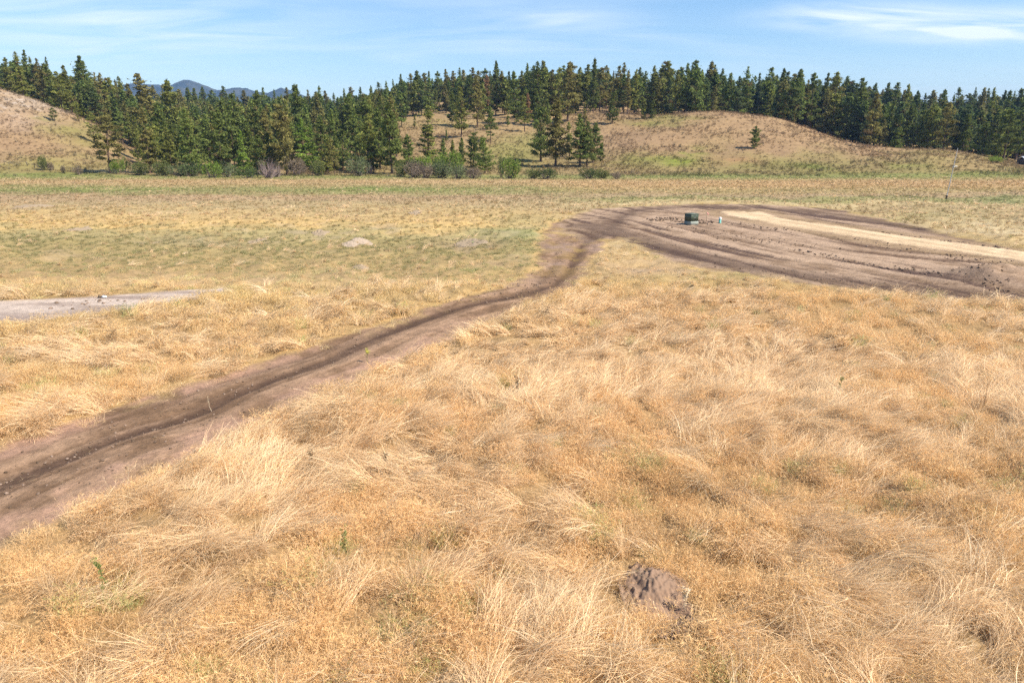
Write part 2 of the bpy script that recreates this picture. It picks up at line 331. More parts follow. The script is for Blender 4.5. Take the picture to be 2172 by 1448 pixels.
# ------------------------------------------------------------------ materials
def nodes_of(name):
    m = bpy.data.materials.new(name); m.use_nodes = True; nt = m.node_tree; nt.nodes.clear()
    out = nt.nodes.new('ShaderNodeOutputMaterial'); return m, nt, out
def N(nt, t, **kw):
    n = nt.nodes.new(t)
    for k, v in kw.items(): setattr(n, k, v)
    return n
def mixrgb(nt, a, b, fac, blend='MIX'):
    n = N(nt, 'ShaderNodeMix', data_type='RGBA', blend_type=blend)
    for s, q in (('A', a), ('B', b), ('Factor', fac)):
        if isinstance(q, tuple): n.inputs[s].default_value = (*q, 1) if len(q) == 3 else q
        elif isinstance(q, (int, float)): n.inputs[s].default_value = q
        else: nt.links.new(q, n.inputs[s])
    return n.outputs['Result']
def scale_rgb(nt, col, fac):
    n = N(nt, 'ShaderNodeVectorMath', operation='SCALE'); nt.links.new(col, n.inputs[0]); nt.links.new(fac, n.inputs['Scale'])
    return n.outputs[0]
def maprange(nt, v, a, b, c, d):
    n = N(nt, 'ShaderNodeMapRange'); nt.links.new(v, n.inputs['Value'])
    for k, q in zip(('From Min', 'From Max', 'To Min', 'To Max'), (a, b, c, d)): n.inputs[k].default_value = q
    return n.outputs[0]
def noise(nt, vec, sc, det=5, rough=0.6):
    n = N(nt, 'ShaderNodeTexNoise'); n.inputs['Scale'].default_value = sc; n.inputs['Detail'].default_value = det; n.inputs['Roughness'].default_value = rough
    if vec is not None: nt.links.new(vec, n.inputs['Vector'])
    return n.outputs['Fac']
def bsdf(nt, out, col, rough=0.9, bump=None, bstr=0.5, bdist=0.05, spec=0.15):
    b = N(nt, 'ShaderNodeBsdfPrincipled'); b.inputs['Roughness'].default_value = rough; b.inputs['Specular IOR Level'].default_value = spec
    if isinstance(col, tuple): b.inputs['Base Color'].default_value = (*col, 1)
    else: nt.links.new(col, b.inputs['Base Color'])
    if bump is not None:
        bn = N(nt, 'ShaderNodeBump'); bn.inputs['Strength'].default_value = bstr; bn.inputs['Distance'].default_value = bdist
        nt.links.new(bump, bn.inputs['Height']); nt.links.new(bn.outputs[0], b.inputs['Normal'])
    nt.links.new(b.outputs[0], out.inputs['Surface']); return b
def mat_ground():
    m, nt, out = nodes_of('field_and_soil')
    a = N(nt, 'ShaderNodeAttribute', attribute_name='paint'); g = N(nt, 'ShaderNodeNewGeometry')
    n1 = noise(nt, g.outputs['Position'], 9.0, 6, 0.7); n2 = noise(nt, g.outputs['Position'], 1.6, 6, 0.65)
    f1 = maprange(nt, n1, 0.3, 0.7, 0.74, 1.24); f2 = maprange(nt, n2, 0.3, 0.7, 0.80, 1.18)
    mm = N(nt, 'ShaderNodeMath', operation='MULTIPLY'); nt.links.new(f1, mm.inputs[0]); nt.links.new(f2, mm.inputs[1])
    c = scale_rgb(nt, a.outputs['Color'], mm.outputs[0])
    ad = N(nt, 'ShaderNodeMath', operation='ADD'); nt.links.new(n1, ad.inputs[0]); nt.links.new(n2, ad.inputs[1])
    bsdf(nt, out, c, 0.95, ad.outputs[0], 0.7, 0.10, 0.1); return m
def mat_plain(name, col, rough=0.8, var=0.15, nscale=6.0, spec=0.2, bstr=0.3):
    m, nt, out = nodes_of(name); t = N(nt, 'ShaderNodeTexCoord'); n = noise(nt, t.outputs['Object'], nscale, 5)
    c = mixrgb(nt, tuple(max(0, q*(1-var)) for q in col), tuple(min(1, q*(1+var)) for q in col), n)
    bsdf(nt, out, c, rough, n, bstr, 0.02, spec); return m
def mat_grass():
    """straw: tint by tuft, shade by blade, let some light through"""
    m, nt, out = nodes_of('dry_grass')
    a = N(nt, 'ShaderNodeAttribute', attribute_name='tint', attribute_type='INSTANCER')
    sh = N(nt, 'ShaderNodeAttribute', attribute_name='shade'); hd = N(nt, 'ShaderNodeAttribute', attribute_name='head')
    c = scale_rgb(nt, a.outputs['Color'], sh.outputs['Fac'])
    c = mixrgb(nt, c, (1.0,.90,.76), hd.outputs['Fac'], 'MULTIPLY')
    d = N(nt, 'ShaderNodeBsdfDiffuse'); nt.links.new(c, d.inputs['Color'])
    tr = N(nt, 'ShaderNodeBsdfTranslucent'); nt.links.new(c, tr.inputs['Color'])
    gl = N(nt, 'ShaderNodeBsdfGlossy'); gl.inputs['Roughness'].default_value = 0.45; gl.inputs['Color'].default_value = (1, .95, .85, 1)
    mx = N(nt, 'ShaderNodeMixShader'); mx.inputs[0].default_value = 0.38
    nt.links.new(d.outputs[0], mx.inputs[1]); nt.links.new(tr.outputs[0], mx.inputs[2])
    m2 = N(nt, 'ShaderNodeMixShader'); m2.inputs[0].default_value = 0.04
    nt.links.new(mx.outputs[0], m2.inputs[1]); nt.links.new(gl.outputs[0], m2.inputs[2])
    nt.links.new(m2.outputs[0], out.inputs['Surface']); return m
def mat_foliage(inst=False):
    m, nt, out = nodes_of('needles_far' if inst else 'needles')
    if inst: a = N(nt, 'ShaderNodeAttribute', attribute_name='tint', attribute_type='INSTANCER').outputs['Color']
    else: a = N(nt, 'ShaderNodeObjectInfo').outputs['Color']
    sh = N(nt, 'ShaderNodeAttribute', attribute_name='shade'); warm = N(nt, 'ShaderNodeAttribute', attribute_name='head')
    c = scale_rgb(nt, a, sh.outputs['Fac'])
    c = mixrgb(nt, c, (.20,.145,.07), warm.outputs['Fac'])
    d = N(nt, 'ShaderNodeBsdfDiffuse'); nt.links.new(c, d.inputs['Color'])
    tr = N(nt, 'ShaderNodeBsdfTranslucent'); nt.links.new(c, tr.inputs['Color'])
    mx = N(nt, 'ShaderNodeMixShader'); mx.inputs[0].default_value = 0.32
    nt.links.new(d.outputs[0], mx.inputs[1]); nt.links.new(tr.outputs[0], mx.inputs[2])
    nt.links.new(mx.outputs[0], out.inputs['Surface']); return m
M_GROUND = mat_ground(); M_GRASS = mat_grass(); M_NEEDLE = mat_foliage(); M_NEEDLE_I = mat_foliage(True)
M_BARK = mat_plain('pine_bark', (.13,.085,.06), 0.95, 0.4, 3)
M_TWIG = mat_plain('bare_twigs', (.23,.175,.165), 0.95, 0.25, 3)
M_SOIL = mat_plain('dug_soil', (.245,.162,.110), 0.98, 0.35, 9, 0.05, 0.6)
M_CLOD = mat_plain('soil_clods', (.17,.115,.09), 0.98, 0.35, 4, 0.05, 0.6)
M_MSOIL = mat_plain('field_soil', (.28,.215,.145), 0.98, 0.3, 5, 0.05, 0.6)
M_PSOIL = mat_plain('pale_dry_soil', (.33,.26,.195), 0.98, 0.25, 5, 0.05, 0.6)

# ------------------------------------------------------------------ object helpers
def mesh_from(name, V, Fc, mat, attrs=None, smooth=False, mats=None):
    me = bpy.data.meshes.new(name); V = np.asarray(V, np.float32)
    Fc = np.asarray(Fc, np.int32); nf, k = Fc.shape
    me.vertices.add(len(V)); me.vertices.foreach_set('co', V.ravel())
    me.loops.add(nf*k); me.loops.foreach_set('vertex_index', Fc.ravel())
    me.polygons.add(nf); me.polygons.foreach_set('loop_start', np.arange(0, nf*k, k, dtype=np.int32))
    for an, (t, arr) in (attrs or {}).items():
        at = me.attributes.new(an, t, 'POINT'); at.data.foreach_set('color' if t == 'FLOAT_COLOR' else ('vector' if t == 'FLOAT_VECTOR' else 'value'), np.asarray(arr, np.float32 if t != 'INT' else np.int32).ravel())
    me.update(calc_edges=True)
    if smooth: me.polygons.foreach_set('use_smooth', np.ones(nf, bool))
    me.materials.append(mat); return me
def link(name, data, parent=None, loc=None):
    o = bpy.data.objects.new(name, data); COL.objects.link(o)
    if parent is not None: o.parent = parent
    if loc is not None: o.location = loc
    return o
def tag(o, label=None, cat=None, group=None, kind=None):
    if label: o['label'] = label
    if cat: o['category'] = cat
    if group: o['group'] = group
    if kind: o['kind'] = kind
    return o

# ------------------------------------------------------------------ ground sheet
def build_ground():
    r = 1.0058; ys = [3.0]
    while ys[-1] < 330: ys.append(ys[-1]*r)
    while ys[-1] < 1200: ys.append(ys[-1]*1.014)
    while ys[-1] < 8500: ys.append(ys[-1]*1.06)
    ys = np.array(ys)
    core = np.arange(-0.86, 0.8601, 0.0052)
    sd = np.concatenate([-np.array([4, 2.6, 1.8, 1.45, 1.25, 1.1, 1.0, 0.93]), core, np.array([0.93, 1.0, 1.1, 1.25, 1.45, 1.8, 2.6, 4])])
    X = ys[:, None]*sd[None, :]; Y = np.repeat(ys[:, None], len(sd), 1)
    # behind and under the camera: rows that run on backwards
    back = np.array([-60, -25, -8, 0.0]); Xb = np.repeat((sd*3.0)[None, :], 4, 0)*np.array([20, 9, 3.5, 1.5])[:, None]
    X = np.concatenate([Xb, X]); Y = np.concatenate([np.repeat(back[:, None], len(sd), 1), Y])
    x = X.ravel(); y = Y.ravel()
    z, m = ground_all(x, y); c = paint(x, y, z, m)
    nr, nc = X.shape
    i = np.arange(nr-1)[:, None]*nc+np.arange(nc-1)[None, :]; i = i.ravel()
    Fc = np.stack([i, i+1, i+nc+1, i+nc], 1)
    c = np.concatenate([np.clip(c, 0, 1), np.ones((len(c), 1))], 1)
    me = mesh_from('ground', np.stack([x, y, z], 1), Fc, M_GROUND, {'paint': ('FLOAT_COLOR', c)}, True)
    o = link('ground', me); tag(o, kind='structure')
build_ground()

# ------------------------------------------------------------------ far mountains
def build_mountains():
    us = np.array([100,200,240,265,290,310,330,345,362,380,395,407,425,440,455,480,500,515,530,540,570,590,602,620,640,660,690,740,900])
    vs = 4+np.array([225,205,190,177,174,176,174,179,179,171,166,167,175,182,187,187,181,182,187,190,193,187,182,190,199,206,214,222,235])
    D = 4200.0
    uu = np.linspace(60, 1000, 260); vt = np.interp(uu, us, vs)
    rows = 34; V = []; 
    for j in range(rows):
        t = j/(rows-1)                       # 0 foot in front, 0.5 crest, 1 foot behind
        d = D-600+1200*t; prof_ = np.sin(np.pi*t)**1.3
        el = np.arctan((724-vt)/F)-PITCH
        ztop = CAMH+D*np.tan(el)
        x = (uu-1086)/1548*D*(1+0.004*math.sin(j*1.7)) ; yy = np.full_like(x, d)
        z = ztop*prof_ + (fbm(x/260, yy/260, 7, 5)-0.5)*130*prof_*(1-prof_)*3 + (fbm(x/45, yy/45, 8, 3)-0.5)*16*prof_ 
        V.append(np.stack([x, yy, z-2], 1))
    V = np.concatenate(V); nc = len(uu)
    i = (np.arange(rows-1)[:, None]*nc+np.arange(nc-1)[None, :]).ravel()
    Fc = np.stack([i, i+1, i+nc+1, i+nc], 1)
    m, nt, out = nodes_of('far_forest_slope'); g = N(nt, 'ShaderNodeNewGeometry')
    n = noise(nt, g.outputs['Position'], 0.012, 8, 0.7)
    c = mixrgb(nt, (.028,.042,.026), (.085,.085,.05), maprange(nt, n, 0.45, 0.65, 0, 1)); bsdf(nt, out, c, 1.0, n, 1.0, 25.0, 0)
    tag(link('mountains', mesh_from('mountains', V, Fc, m, smooth=True)), kind='structure')
build_mountains()
# the air
def build_haze():
    x0, x1, y0, y1, z0, z1 = -6500, 6500, -400, 8800, -6, 430
    V = [(x, y, z) for z in (z0, z1) for y in (y0, y1) for x in (x0, x1)]
    Fc = [(0,2,3,1),(4,5,7,6),(0,1,5,4),(2,6,7,3),(0,4,6,2),(1,3,7,5)]
    m, nt, out = nodes_of('air'); pv = N(nt, 'ShaderNodeVolumePrincipled')
    pv.inputs['Color'].default_value = (0.34, 0.54, 1.0, 1); pv.inputs['Density'].default_value = 0.000095; pv.inputs['Anisotropy'].default_value = 0.0
    nt.links.new(pv.outputs[0], out.inputs['Volume'])
    o = link('haze', mesh_from('haze', V, Fc, m)); tag(o, kind='stuff')
build_haze()

# ------------------------------------------------------------------ trees: prototypes
def leaf_cloud(rng, P, size, up_bias=0.3, shade=None, aspect=2.2):
    """small elongated triangles at points P"""
    n = len(P); d = rng.normal(size=(n, 3)); d[:, 2] += up_bias; d /= np.linalg.norm(d, axis=1)[:, None]
    e = np.cross(d, rng.normal(size=(n, 3))); e /= np.linalg.norm(e, axis=1)[:, None]+1e-9
    s = np.asarray(size)*rng.uniform(0.6, 1.4, n)
    a = P - d*(s*0.5)[:, None] - e*(s/aspect*0.5)[:, None]; b = P - d*(s*0.5)[:, None] + e*(s/aspect*0.5)[:, None]; c = P + d*(s*0.6)[:, None]
    V = np.stack([a, b, c], 1).reshape(-1, 3); Fc = np.arange(3*n).reshape(-1, 3)
    return V, Fc
def tube(P0, P1, r0, r1, k=6):
    P0 = np.array(P0, float); P1 = np.array(P1, float); d = P1-P0; d /= np.linalg.norm(d)+1e-9
    a = np.cross(d, (0.3, 0.9, 0.2)); a /= np.linalg.norm(a); b = np.cross(d, a)
    th = np.arange(k)*2*math.pi/k; ring = np.cos(th)[:, None]*a+np.sin(th)[:, None]*b
    return np.concatenate([P0+ring*r0, P1+ring*r1]), [(i, (i+1) % k, k+(i+1) % k, k+i) for i in range(k)]
def chain(pts, rads, k=6):
    V = []; Fq = []; o = 0; pts = np.asarray(pts, float)
    for j in range(len(pts)):
        d = pts[min(j+1, len(pts)-1)]-pts[max(j-1, 0)]; d /= np.linalg.norm(d)+1e-9
        a = np.cross(d, (0.31, 0.9, 0.2)); a /= np.linalg.norm(a); b = np.cross(d, a)
        th = np.arange(k)*2*math.pi/k
        V.append(pts[j]+(np.cos(th)[:, None]*a+np.sin(th)[:, None]*b)*rads[j])
        if j: Fq += [(o-k+i, o-k+(i+1) % k, o+(i+1) % k, o+i) for i in range(k)]
        o += k
    return np.concatenate(V), Fq
KINDS = {  # t0 crown start, width ratio (half), profile power, branches, leaves, leaf size, droop, clumpiness
 'tall pine': dict(t0=.10, w=.170, p=.62, nb=80, nl=3600, ls=.033, el=(.1, .5), gap=.5),
 'open pine': dict(t0=.20, w=.200, p=.55, nb=46, nl=2800, ls=.034, el=(-.1, .5), gap=.35),
 'fir': dict(t0=.02, w=.180, p=.95, nb=100, nl=3800, ls=.030, el=(-.35, .1), gap=.6),
 'round pine': dict(t0=.08, w=.270, p=.42, nb=70, nl=3600, ls=.042, el=(.1, .6), gap=.55),
 'slim pine': dict(t0=.12, w=.120, p=.65, nb=60, nl=2600, ls=.030, el=(.0, .4), gap=.5),
 'young pine': dict(t0=.03, w=.230, p=.65, nb=60, nl=3000, ls=.046, el=(.3, .8), gap=.6)}
def tree_meshes(kind, seed):
    K = KINDS[kind]; rng = np.random.default_rng(seed)
    bend = rng.normal(0, .010, 2); wig = rng.uniform(0, 6, 2)
    def axis(t): return np.stack([bend[0]*np.sin(3*t+wig[0]), bend[1]*np.sin(3*t+wig[1]), t], -1)
    nb = K['nb']; t = K['t0']+(1-K['t0'])*np.sort(rng.uniform(0, 1, nb))**0.95*0.985
    rel = (t-K['t0'])/(1-K['t0'])
    R = K['w']*np.clip(1-rel, 0.02, 1)**K['p']*np.clip(rel/0.16+0.45, 0, 1)
    az = np.arange(nb)*2.4+rng.uniform(-.6, .6, nb)
    # whole sides of the crown are fuller or thinner
    lob = 1+0.28*np.sin(az*2+6*rel+rng.uniform(0, 6))*rng.uniform(.5, 1)
    L = R*rng.uniform(0.55, 1.22, nb)*lob
    L[rng.uniform(size=nb) < (0.08 if kind == 'fir' else 0.13)] *= 0.45
    el = K['el'][0]+(K['el'][1]-K['el'][0])*rel+rng.normal(0, .12, nb)
    wgt = L**1.05; wgt /= wgt.sum(); bi = rng.choice(nb, K['nl'], p=wgt)
    f = rng.uniform(0.12, 1, K['nl'])**K['gap']
    dirv = np.stack([np.cos(az)*np.cos(el), np.sin(az)*np.cos(el), np.sin(el)], -1)
    base = axis(t); 
    P = base[bi]+dirv[bi]*(L[bi]*f)[:, None]
    P[:, 2] -= (L[bi]*f**2)*0.10 if kind == 'fir' else -(L[bi]*f**2)*0.12
    P += rng.normal(size=P.shape)*(0.10*L[bi]+0.006)[:, None]*np.array([1, 1, .55])
    # pointed top
    nt_ = 130; tt = .80+.20*rng.uniform(0, 1, nt_)**1.2; P = np.concatenate([P, axis(tt)+rng.normal(size=(nt_, 3))*((1.012-tt)*0.20)[:, None]])
    bsh = rng.uniform(0.72, 1.28, nb); sh = np.concatenate([bsh[bi]*rng.uniform(0.75, 1.25, K['nl']), rng.uniform(.8, 1.1, nt_)])
    bw = (rng.uniform(size=nb) < 0.07)*rng.uniform(.3, .8, nb); hd = np.concatenate([np.clip(bw[bi]+rng.uniform(0, .22, K['nl']), 0, 1), np.zeros(nt_)])
    V, Fc = leaf_cloud(rng, P, K['ls'])
    crown = (V, Fc, np.repeat(sh, 3), np.repeat(hd, 3))
    ts = np.linspace(0, 0.97, 9); r0 = 0.0125 if kind != 'round pine' else .02
    pts = axis(ts); pts[0, 2] = -0.03; TV, TF = chain(pts, r0*(1-ts*0.93)*(1+0.5*np.exp(-ts*18)), 7)
    off = len(TV); TV = [TV]; TF = list(TF)
    for b in range(0, nb, 3 if kind in ('open pine', 'round pine', 'tall pine') else 5):   # limbs
        v, fq = chain([base[b], base[b]+dirv[b]*L[b]*0.5, base[b]+dirv[b]*L[b]*0.9], [r0*.32*(1-rel[b]*.6), r0*.2*(1-rel[b]*.6), r0*.06], 4)
        TV.append(v); TF += [tuple(q+off for q in fc) for fc in fq]; off += len(v)
    return np.concatenate(TV), TF, crown
PROTO = {}
for kind, ns in (('tall pine', 7), ('open pine', 4), ('fir', 4), ('round pine', 3), ('slim pine', 4), ('young pine', 3)):
    for s in range(ns):
        TV, TF, cr_ = tree_meshes(kind, 100+len(PROTO)*7+s)
        tm = mesh_from('trunk', TV, TF, M_BARK, smooth=True)
        cm = mesh_from('crown', cr_[0], cr_[1], M_NEEDLE, {'shade': ('FLOAT', cr_[2]), 'head': ('FLOAT', cr_[3])})
        PROTO.setdefault(kind, []).append((tm, cm))
TONES = {'rusty brown': (.30,.19,.10), 'dark green': (.126,.166,.046), 'olive green': (.205,.230,.060), 'brownish green': (.205,.195,.066), 'mid green': (.155,.205,.054), 'fresh green': (.180,.270,.050), 'bluish green': (.112,.154,.062)}
TREES = []
def surface_at(u, v, dmin=176, dmax=600):
    """distance where the line of sight through this spot of the photo meets the hillside"""
    ds = np.arange(dmin, dmax, 0.5); a = (u-1086)/F; b = (724-v)/F
    dx, dy, dz = a, CP+b*SP, -SP+b*CP
    x = dx/dy*ds; zr = CAMH+dz/dy*ds; zg = hill_z(x, ds)
    k = np.where(zr < zg)[0]
    return float(ds[k[0]]) if len(k) else None
def top_height(u, d, vtop):
    b = (724-vtop)/F; a = (u-1086)/F; dy, dz = CP+b*SP, -SP+b*CP
    x = a/dy*d; ztop = CAMH+dz/dy*d; zg = float(hill_z(np.array([x]), np.array([d]))[0])
    return x, zg, ztop-zg
def plant(u, d, vtop, kind, tone, zone, note=None, wide=1.0):
    x, zg, h = top_height(u, d, vtop)
    if h < 2.2: return None
    TREES.append(dict(u=u, d=d, x=x, z=zg, h=h, kind=kind, tone=tone, zone=zone, note=note, wide=wide, vtop=vtop)); return TREES[-1]
rt = random.Random(5)
def tone_for(u, d):
    if d > 330: return rt.choice(['dark green', 'bluish green', 'dark green', 'brownish green', 'mid green'])
    return rt.choice(['dark green', 'olive green', 'brownish green', 'mid green', 'olive green', 'mid green', 'dark green'])
# singled-out trees: base px, top v, kind, tone, zone, note
HAND = [
 (108,256,207,'open pine','dark green','lone small pine standing on the open slope of the left hill',1.0),
 (161,256,215,'open pine','olive green','small thin pine low on the left hill, uphill of the big spreading pine',1.0),
 (217,366,236,'open pine','brownish green','big spreading pine with a low left limb at the foot of the left hill',1.45),
 (190,300,236,'open pine','olive green','pale green open pine on the edge of the left hill above the spreading pine',1.2),
 (272,310,238,'slim pine','olive green','slim pine with a bare lower stem right of the big spreading pine',1.1),
 (250,300,232,'open pine','mid green','open crowned pine leaning over the foot of the left hill',1.2),
 (306,350,262,'round pine','dark green','dense low branched pine in the front row beside the valley mouth',.9),
 (330,352,215,'tall pine','mid green','tall green pine just right of the dense low branched one',1.1),
 (345,356,285,'young pine','olive green','half height bushy pine in front of the tall pines left of centre',1.0),
 (390,356,225,'tall pine','olive green','tall olive pine at the wood edge behind low green shrubs',1.2),
 (432,358,240,'tall pine','mid green','mid green pine in the front row left of the dark fir',1.2),
 (465,352,205,'tall pine','dark green','tall dark pine leaning behind the pointed fir, its left twin',1.2),
 (493,350,197,'tall pine','dark green','tallest dark pine standing right behind the pointed fir',1.2),
 (507,372,275,'fir','fresh green','pointed bright green fir reaching the ground in the front row',1.25),
 (541,350,190,'tall pine','dark green','tall dark pine between the fir and the brown pine',1.1),
 (560,360,230,'tall pine','brownish green','brown tinged pine behind the mauve leafless shrub',1.1),
 (597,371,222,'round pine','brownish green','big rusty brown tinged pine with bare lower twigs, front row centre left',.85),
 (632,340,176,'tall pine','dark green','tall dark spire pine cutting the skyline beside the last blue mountain',1.0),
 (640,360,250,'slim pine','fresh green','slim bright green pine right of the rusty brown pine',1.5),
 (655,364,262,'fir','fresh green','bright yellowish green fir in the front row',1.1),
 (676,355,243,'tall pine','mid green','mid green pine above the gap in the shrubs',1.2),
 (690,368,290,'young pine','olive green','low bushy pine right of the bright yellowish fir',1.0),
 (723,361,274,'round pine','dark green','compact dark pine with a short clear double stem, left of the pale round shrub',.95),
 (752,352,228,'slim pine','mid green','slim pine with a narrow dark crown left of the tall column pine',1.2),
 (776,367,240,'tall pine','olive green','olive pine over the small mauve shrub',1.2),
 (800,360,226,'tall pine','mid green','tall pine beside the column pine, to its left',1.1),
 (824,369,216,'tall pine','dark green','dark column pine standing tall at the left end of the grey shrub bank',1.2),
 (864,350,284,'young pine','mid green','broad bushy young pine on the lower slope behind the shrub bank',1.3),
 (906,345,222,'slim pine','olive green','tall thin ragged pine rising alone out of the shrub bank',1.6),
 (878,271,243,'slim pine','mid green','small slim pine standing on the upper open slope',1.2),
 (938,346,292,'young pine','mid green','small green pine behind the highest shrubs of the bank',.9),
 (946,303,274,'slim pine','mid green','tiny pine alone in the middle of the open slope',1.3),
 (959,345,296,'young pine','olive green','small pine left of the twin crowned broad pine',.9),
 (978,350,291,'young pine','mid green','small pointed pine touching the twin crowned broad pine',.9),
 (1003,362,281,'round pine','dark green','left half of the twin crowned broad pine by the field edge',1.0),
 (1028,369,292,'round pine','mid green','right half of the twin crowned broad pine by the field edge',1.0),
 (957,267,190,'tall pine','dark green','tall pine on the slope top, left of the forked stem pines',1.0),
 (975,291,180,'tall pine','olive green','tall olive pine standing lowest on the open slope',1.0),
 (1011,270,160,'tall pine','brownish green','tall brownish pine at the upper edge of the open slope',1.0),
 (1040,302,224,'open pine','mid green','medium pine alone low on the open slope with a drooping skirt',1.0),
 (1077,269,234,'slim pine','mid green','short thin pine in the shade of the upper wood',1.3),
 (1095,262,150,'tall pine','dark green','tall dark pine at the wood edge above the shaded bank',1.1),
 (1113,280,200,'open pine','olive green','olive pine standing on the bank left of the two big slope pines',1.1),
 (1148,343,228,'round pine','dark green','big broad dark pine, left one of the two big slope pines',.95),
 (1181,353,205,'tall pine','brownish green','big reddish stemmed pine, right one of the two big slope pines',1.3),
 (1209,332,258,'slim pine','olive green','pale thin pine just right of the reddish stemmed pine',1.3),
 (1233,354,240,'tall pine','mid green','front pine of the small clump left of the knoll',1.3),
 (1247,353,256,'tall pine','dark green','rear dark pine of the small clump left of the knoll',1.4),
 (1259,346,258,'tall pine','dark green','right hand dark pine of the small clump left of the knoll',1.3),
 (1276,342,300,'young pine','mid green','smallest pine at the right end of the small clump',1.0),
 (1208,258,131,'tall pine','brownish green','tall pine with two stems showing on the slope brow',1.2),
 (1301,263,196,'round pine','dark green','round pine standing clear of the wood on the grassy saddle',.85),
 (1368,252,205,'young pine','olive green','small olive pine at the wood edge left of the knoll crest',.9),
 (1386,250,192,'fir','dark green','small dark fir right of the olive one at the knoll crest',1.0),
 (1605,316,268,'round pine','dark green','lone small round pine on the bare face of the knoll',1.15),
 (1735,273,205,'round pine','brownish green','round rusty pine on the right shoulder of the knoll',.85),
]
for (u, vb, vt, kind, tone, note, wide) in HAND:
    d = surface_at(u, vb, 174, 420)
    if d is None: d = 290
    plant(u, d, vt, kind, tone, 'hand', note, wide)
for (u, d, vt, kind, tone, note, wide) in [
 (1862,262,196,'tall pine','brownish green','big brown tinged pine in the dip right of the knoll',1.2),
 (1845,268,215,'fir','dark green','dark fir in the dip right of the knoll',1.0),
 (1912,256,240,'fir','mid green','green skirted fir in the notch between knoll and low hump',1.2),
 (1935,262,220,'tall pine','dark green','dark pine right behind the notch fir',1.2),
 (2017,255,215,'open pine','brownish green','dark trunked pine behind the tip of the grey mast',1.2),
 (1980,258,225,'tall pine','olive green','olive pine behind the low hump',1.2),
 (2055,252,240,'tall pine','mid green','mid green pine on the falling side of the low hump',1.3),
 (2098,240,258,'round pine','dark green','round dark pine low at the right, standing free of the wood',1.0),
 (2150,236,228,'open pine','dark green','big dark spreading pine near the right edge beside the white roofed shed',1.35),
 (2190,244,215,'open pine','dark green','big dark pine cut by the right edge of the picture',1.3)]:
    plant(u, d, vt, kind, tone, 'hand', note, wide)
SKYL = [(-20,115),(12,121),(32,108),(48,105),(60,118),(76,123),(94,119),(118,150),(135,137),(150,160),(162,117),(175,128),(199,152),(212,153),(230,163),(243,168),(258,161),(272,176),(302,155),(320,180),(345,178),(357,168),(380,188),(395,184),(410,186),(428,183),(450,190),(472,182),(495,192),(515,190),(557,185),(578,188),(608,184),(655,190),(676,181),(690,192),(711,196),(728,186),(742,184),(765,183),(785,180),
 (806,173),(820,171),(835,167),(848,156),(869,155),(885,148),(898,154),(912,150),(930,150),(945,146),(960,150),(972,143),(985,147),(1003,143),(1015,149),(1026,144),(1040,150),(1052,128),(1066,149),(1082,150),(1105,149),(1120,133),(1131,138),(1139,129),(1157,128),(1170,146),(1182,142),(1196,138),(1214,131),(1228,142),(1247,136),(1262,122),(1275,142),(1289,138),(1302,150),(1313,139),(1324,132),(1335,148),(1348,145),(1359,141),(1371,150),(1391,137),(1402,143),(1416,128),(1426,147),(1438,147),(1446,141),(1461,132),(1470,135),(1481,127),(1496,146),(1511,130),(1521,136),(1533,144),(1552,154),(1568,160),(1584,140),(1601,160),(1617,154),(1636,142),(1648,158),(1661,145),(1672,152),(1684,156),(1697,146),
 (1704,150),(1716,168),(1732,154),(1753,154),(1767,154),(1780,151),(1797,160),(1810,170),(1824,175),(1837,164),(1856,176),(1883,175),(1904,174),(1920,190),(1934,176),(1952,192),(1967,197),(1981,190),(1995,198),(2007,188),(2024,200),(2040,184),(2055,198),(2073,184),(2087,184),(2105,186),(2117,185),(2135,190),(2145,190),(2155,192),(2167,187),(2185,186)]
skx = np.array([a for a, b in SKYL]); skv = np.array([b for a, b in SKYL])
plant(1033, 335, 156, 'tall pine', 'rusty brown', 'hand', 'rusty brown dying pine at the top of the open slope', .9)
plant(1121, 300, 196, 'slim pine', 'rusty brown', 'hand', 'dying rust coloured pine right of the olive pine on the bank', 1.1)
for (u, vt) in SKYL:
    if u < 140: d = rt.uniform(262, 285)
    elif u < 290: d = rt.uniform(275, 330)
    elif u < 800: d = rt.uniform(380, 520)
    elif u < 1050: d = rt.uniform(340, 470)
    elif u < 1300: d = rt.uniform(305, 350)
    elif u < 1780: d = rt.uniform(300, 360)
    else: d = rt.uniform(330, 420)
    x, zg, h = top_height(u, d, vt)
    while h > 26 and d > 262: d -= 6; x, zg, h = top_height(u, d, vt)
    while h < 9 and d < 520: d += 8; x, zg, h = top_height(u, d, vt)
    kd = rt.choice(['tall pine', 'tall pine', 'slim pine', 'fir', 'open pine', 'tall pine'])
    wd = rt.uniform(.72, 1.4)
    plant(u, d, vt, kd, tone_for(u, d), 'sky', None, wd)
# the wood between: fill where the photo shows trees
FILL = []
def fill(u0, u1, d0, d1, n, hmin, hmax, kinds, mind=16, gap=12):
    tries = 0; got = 0
    while got < n and tries < n*60:
        tries += 1
        u = rt.uniform(u0, u1); d = rt.uniform(d0, d1); h = rt.uniform(hmin, hmax)
        x = (u-1086)/1507*d; zg = float(hill_z(np.array([x]), np.array([d]))[0])
        uu_, vt = to_px(np.array([x]), np.array([d]), np.array([zg+h])); vt = float(vt[0]); uu_ = float(uu_[0])
        lim = float(np.interp(uu_, skx, skv))+gap
        if vt < lim: continue
        if any(abs(t['u']-uu_) < mind*0.5 and abs(t['d']-d) < 14 for t in TREES): continue
        if plant(uu_, d, vt, rt.choice(kinds), tone_for(u, d), 'fill', None, rt.uniform(.9, 1.25)): got += 1
    return got
K1 = ['tall pine', 'tall pine', 'slim pine', 'open pine', 'fir', 'tall pine', 'young pine']
fill(690, 850, 215, 290, 8, 8, 15, K1, 18)
fill(930, 1290, 275, 300, 5, 8, 16, K1, 22)
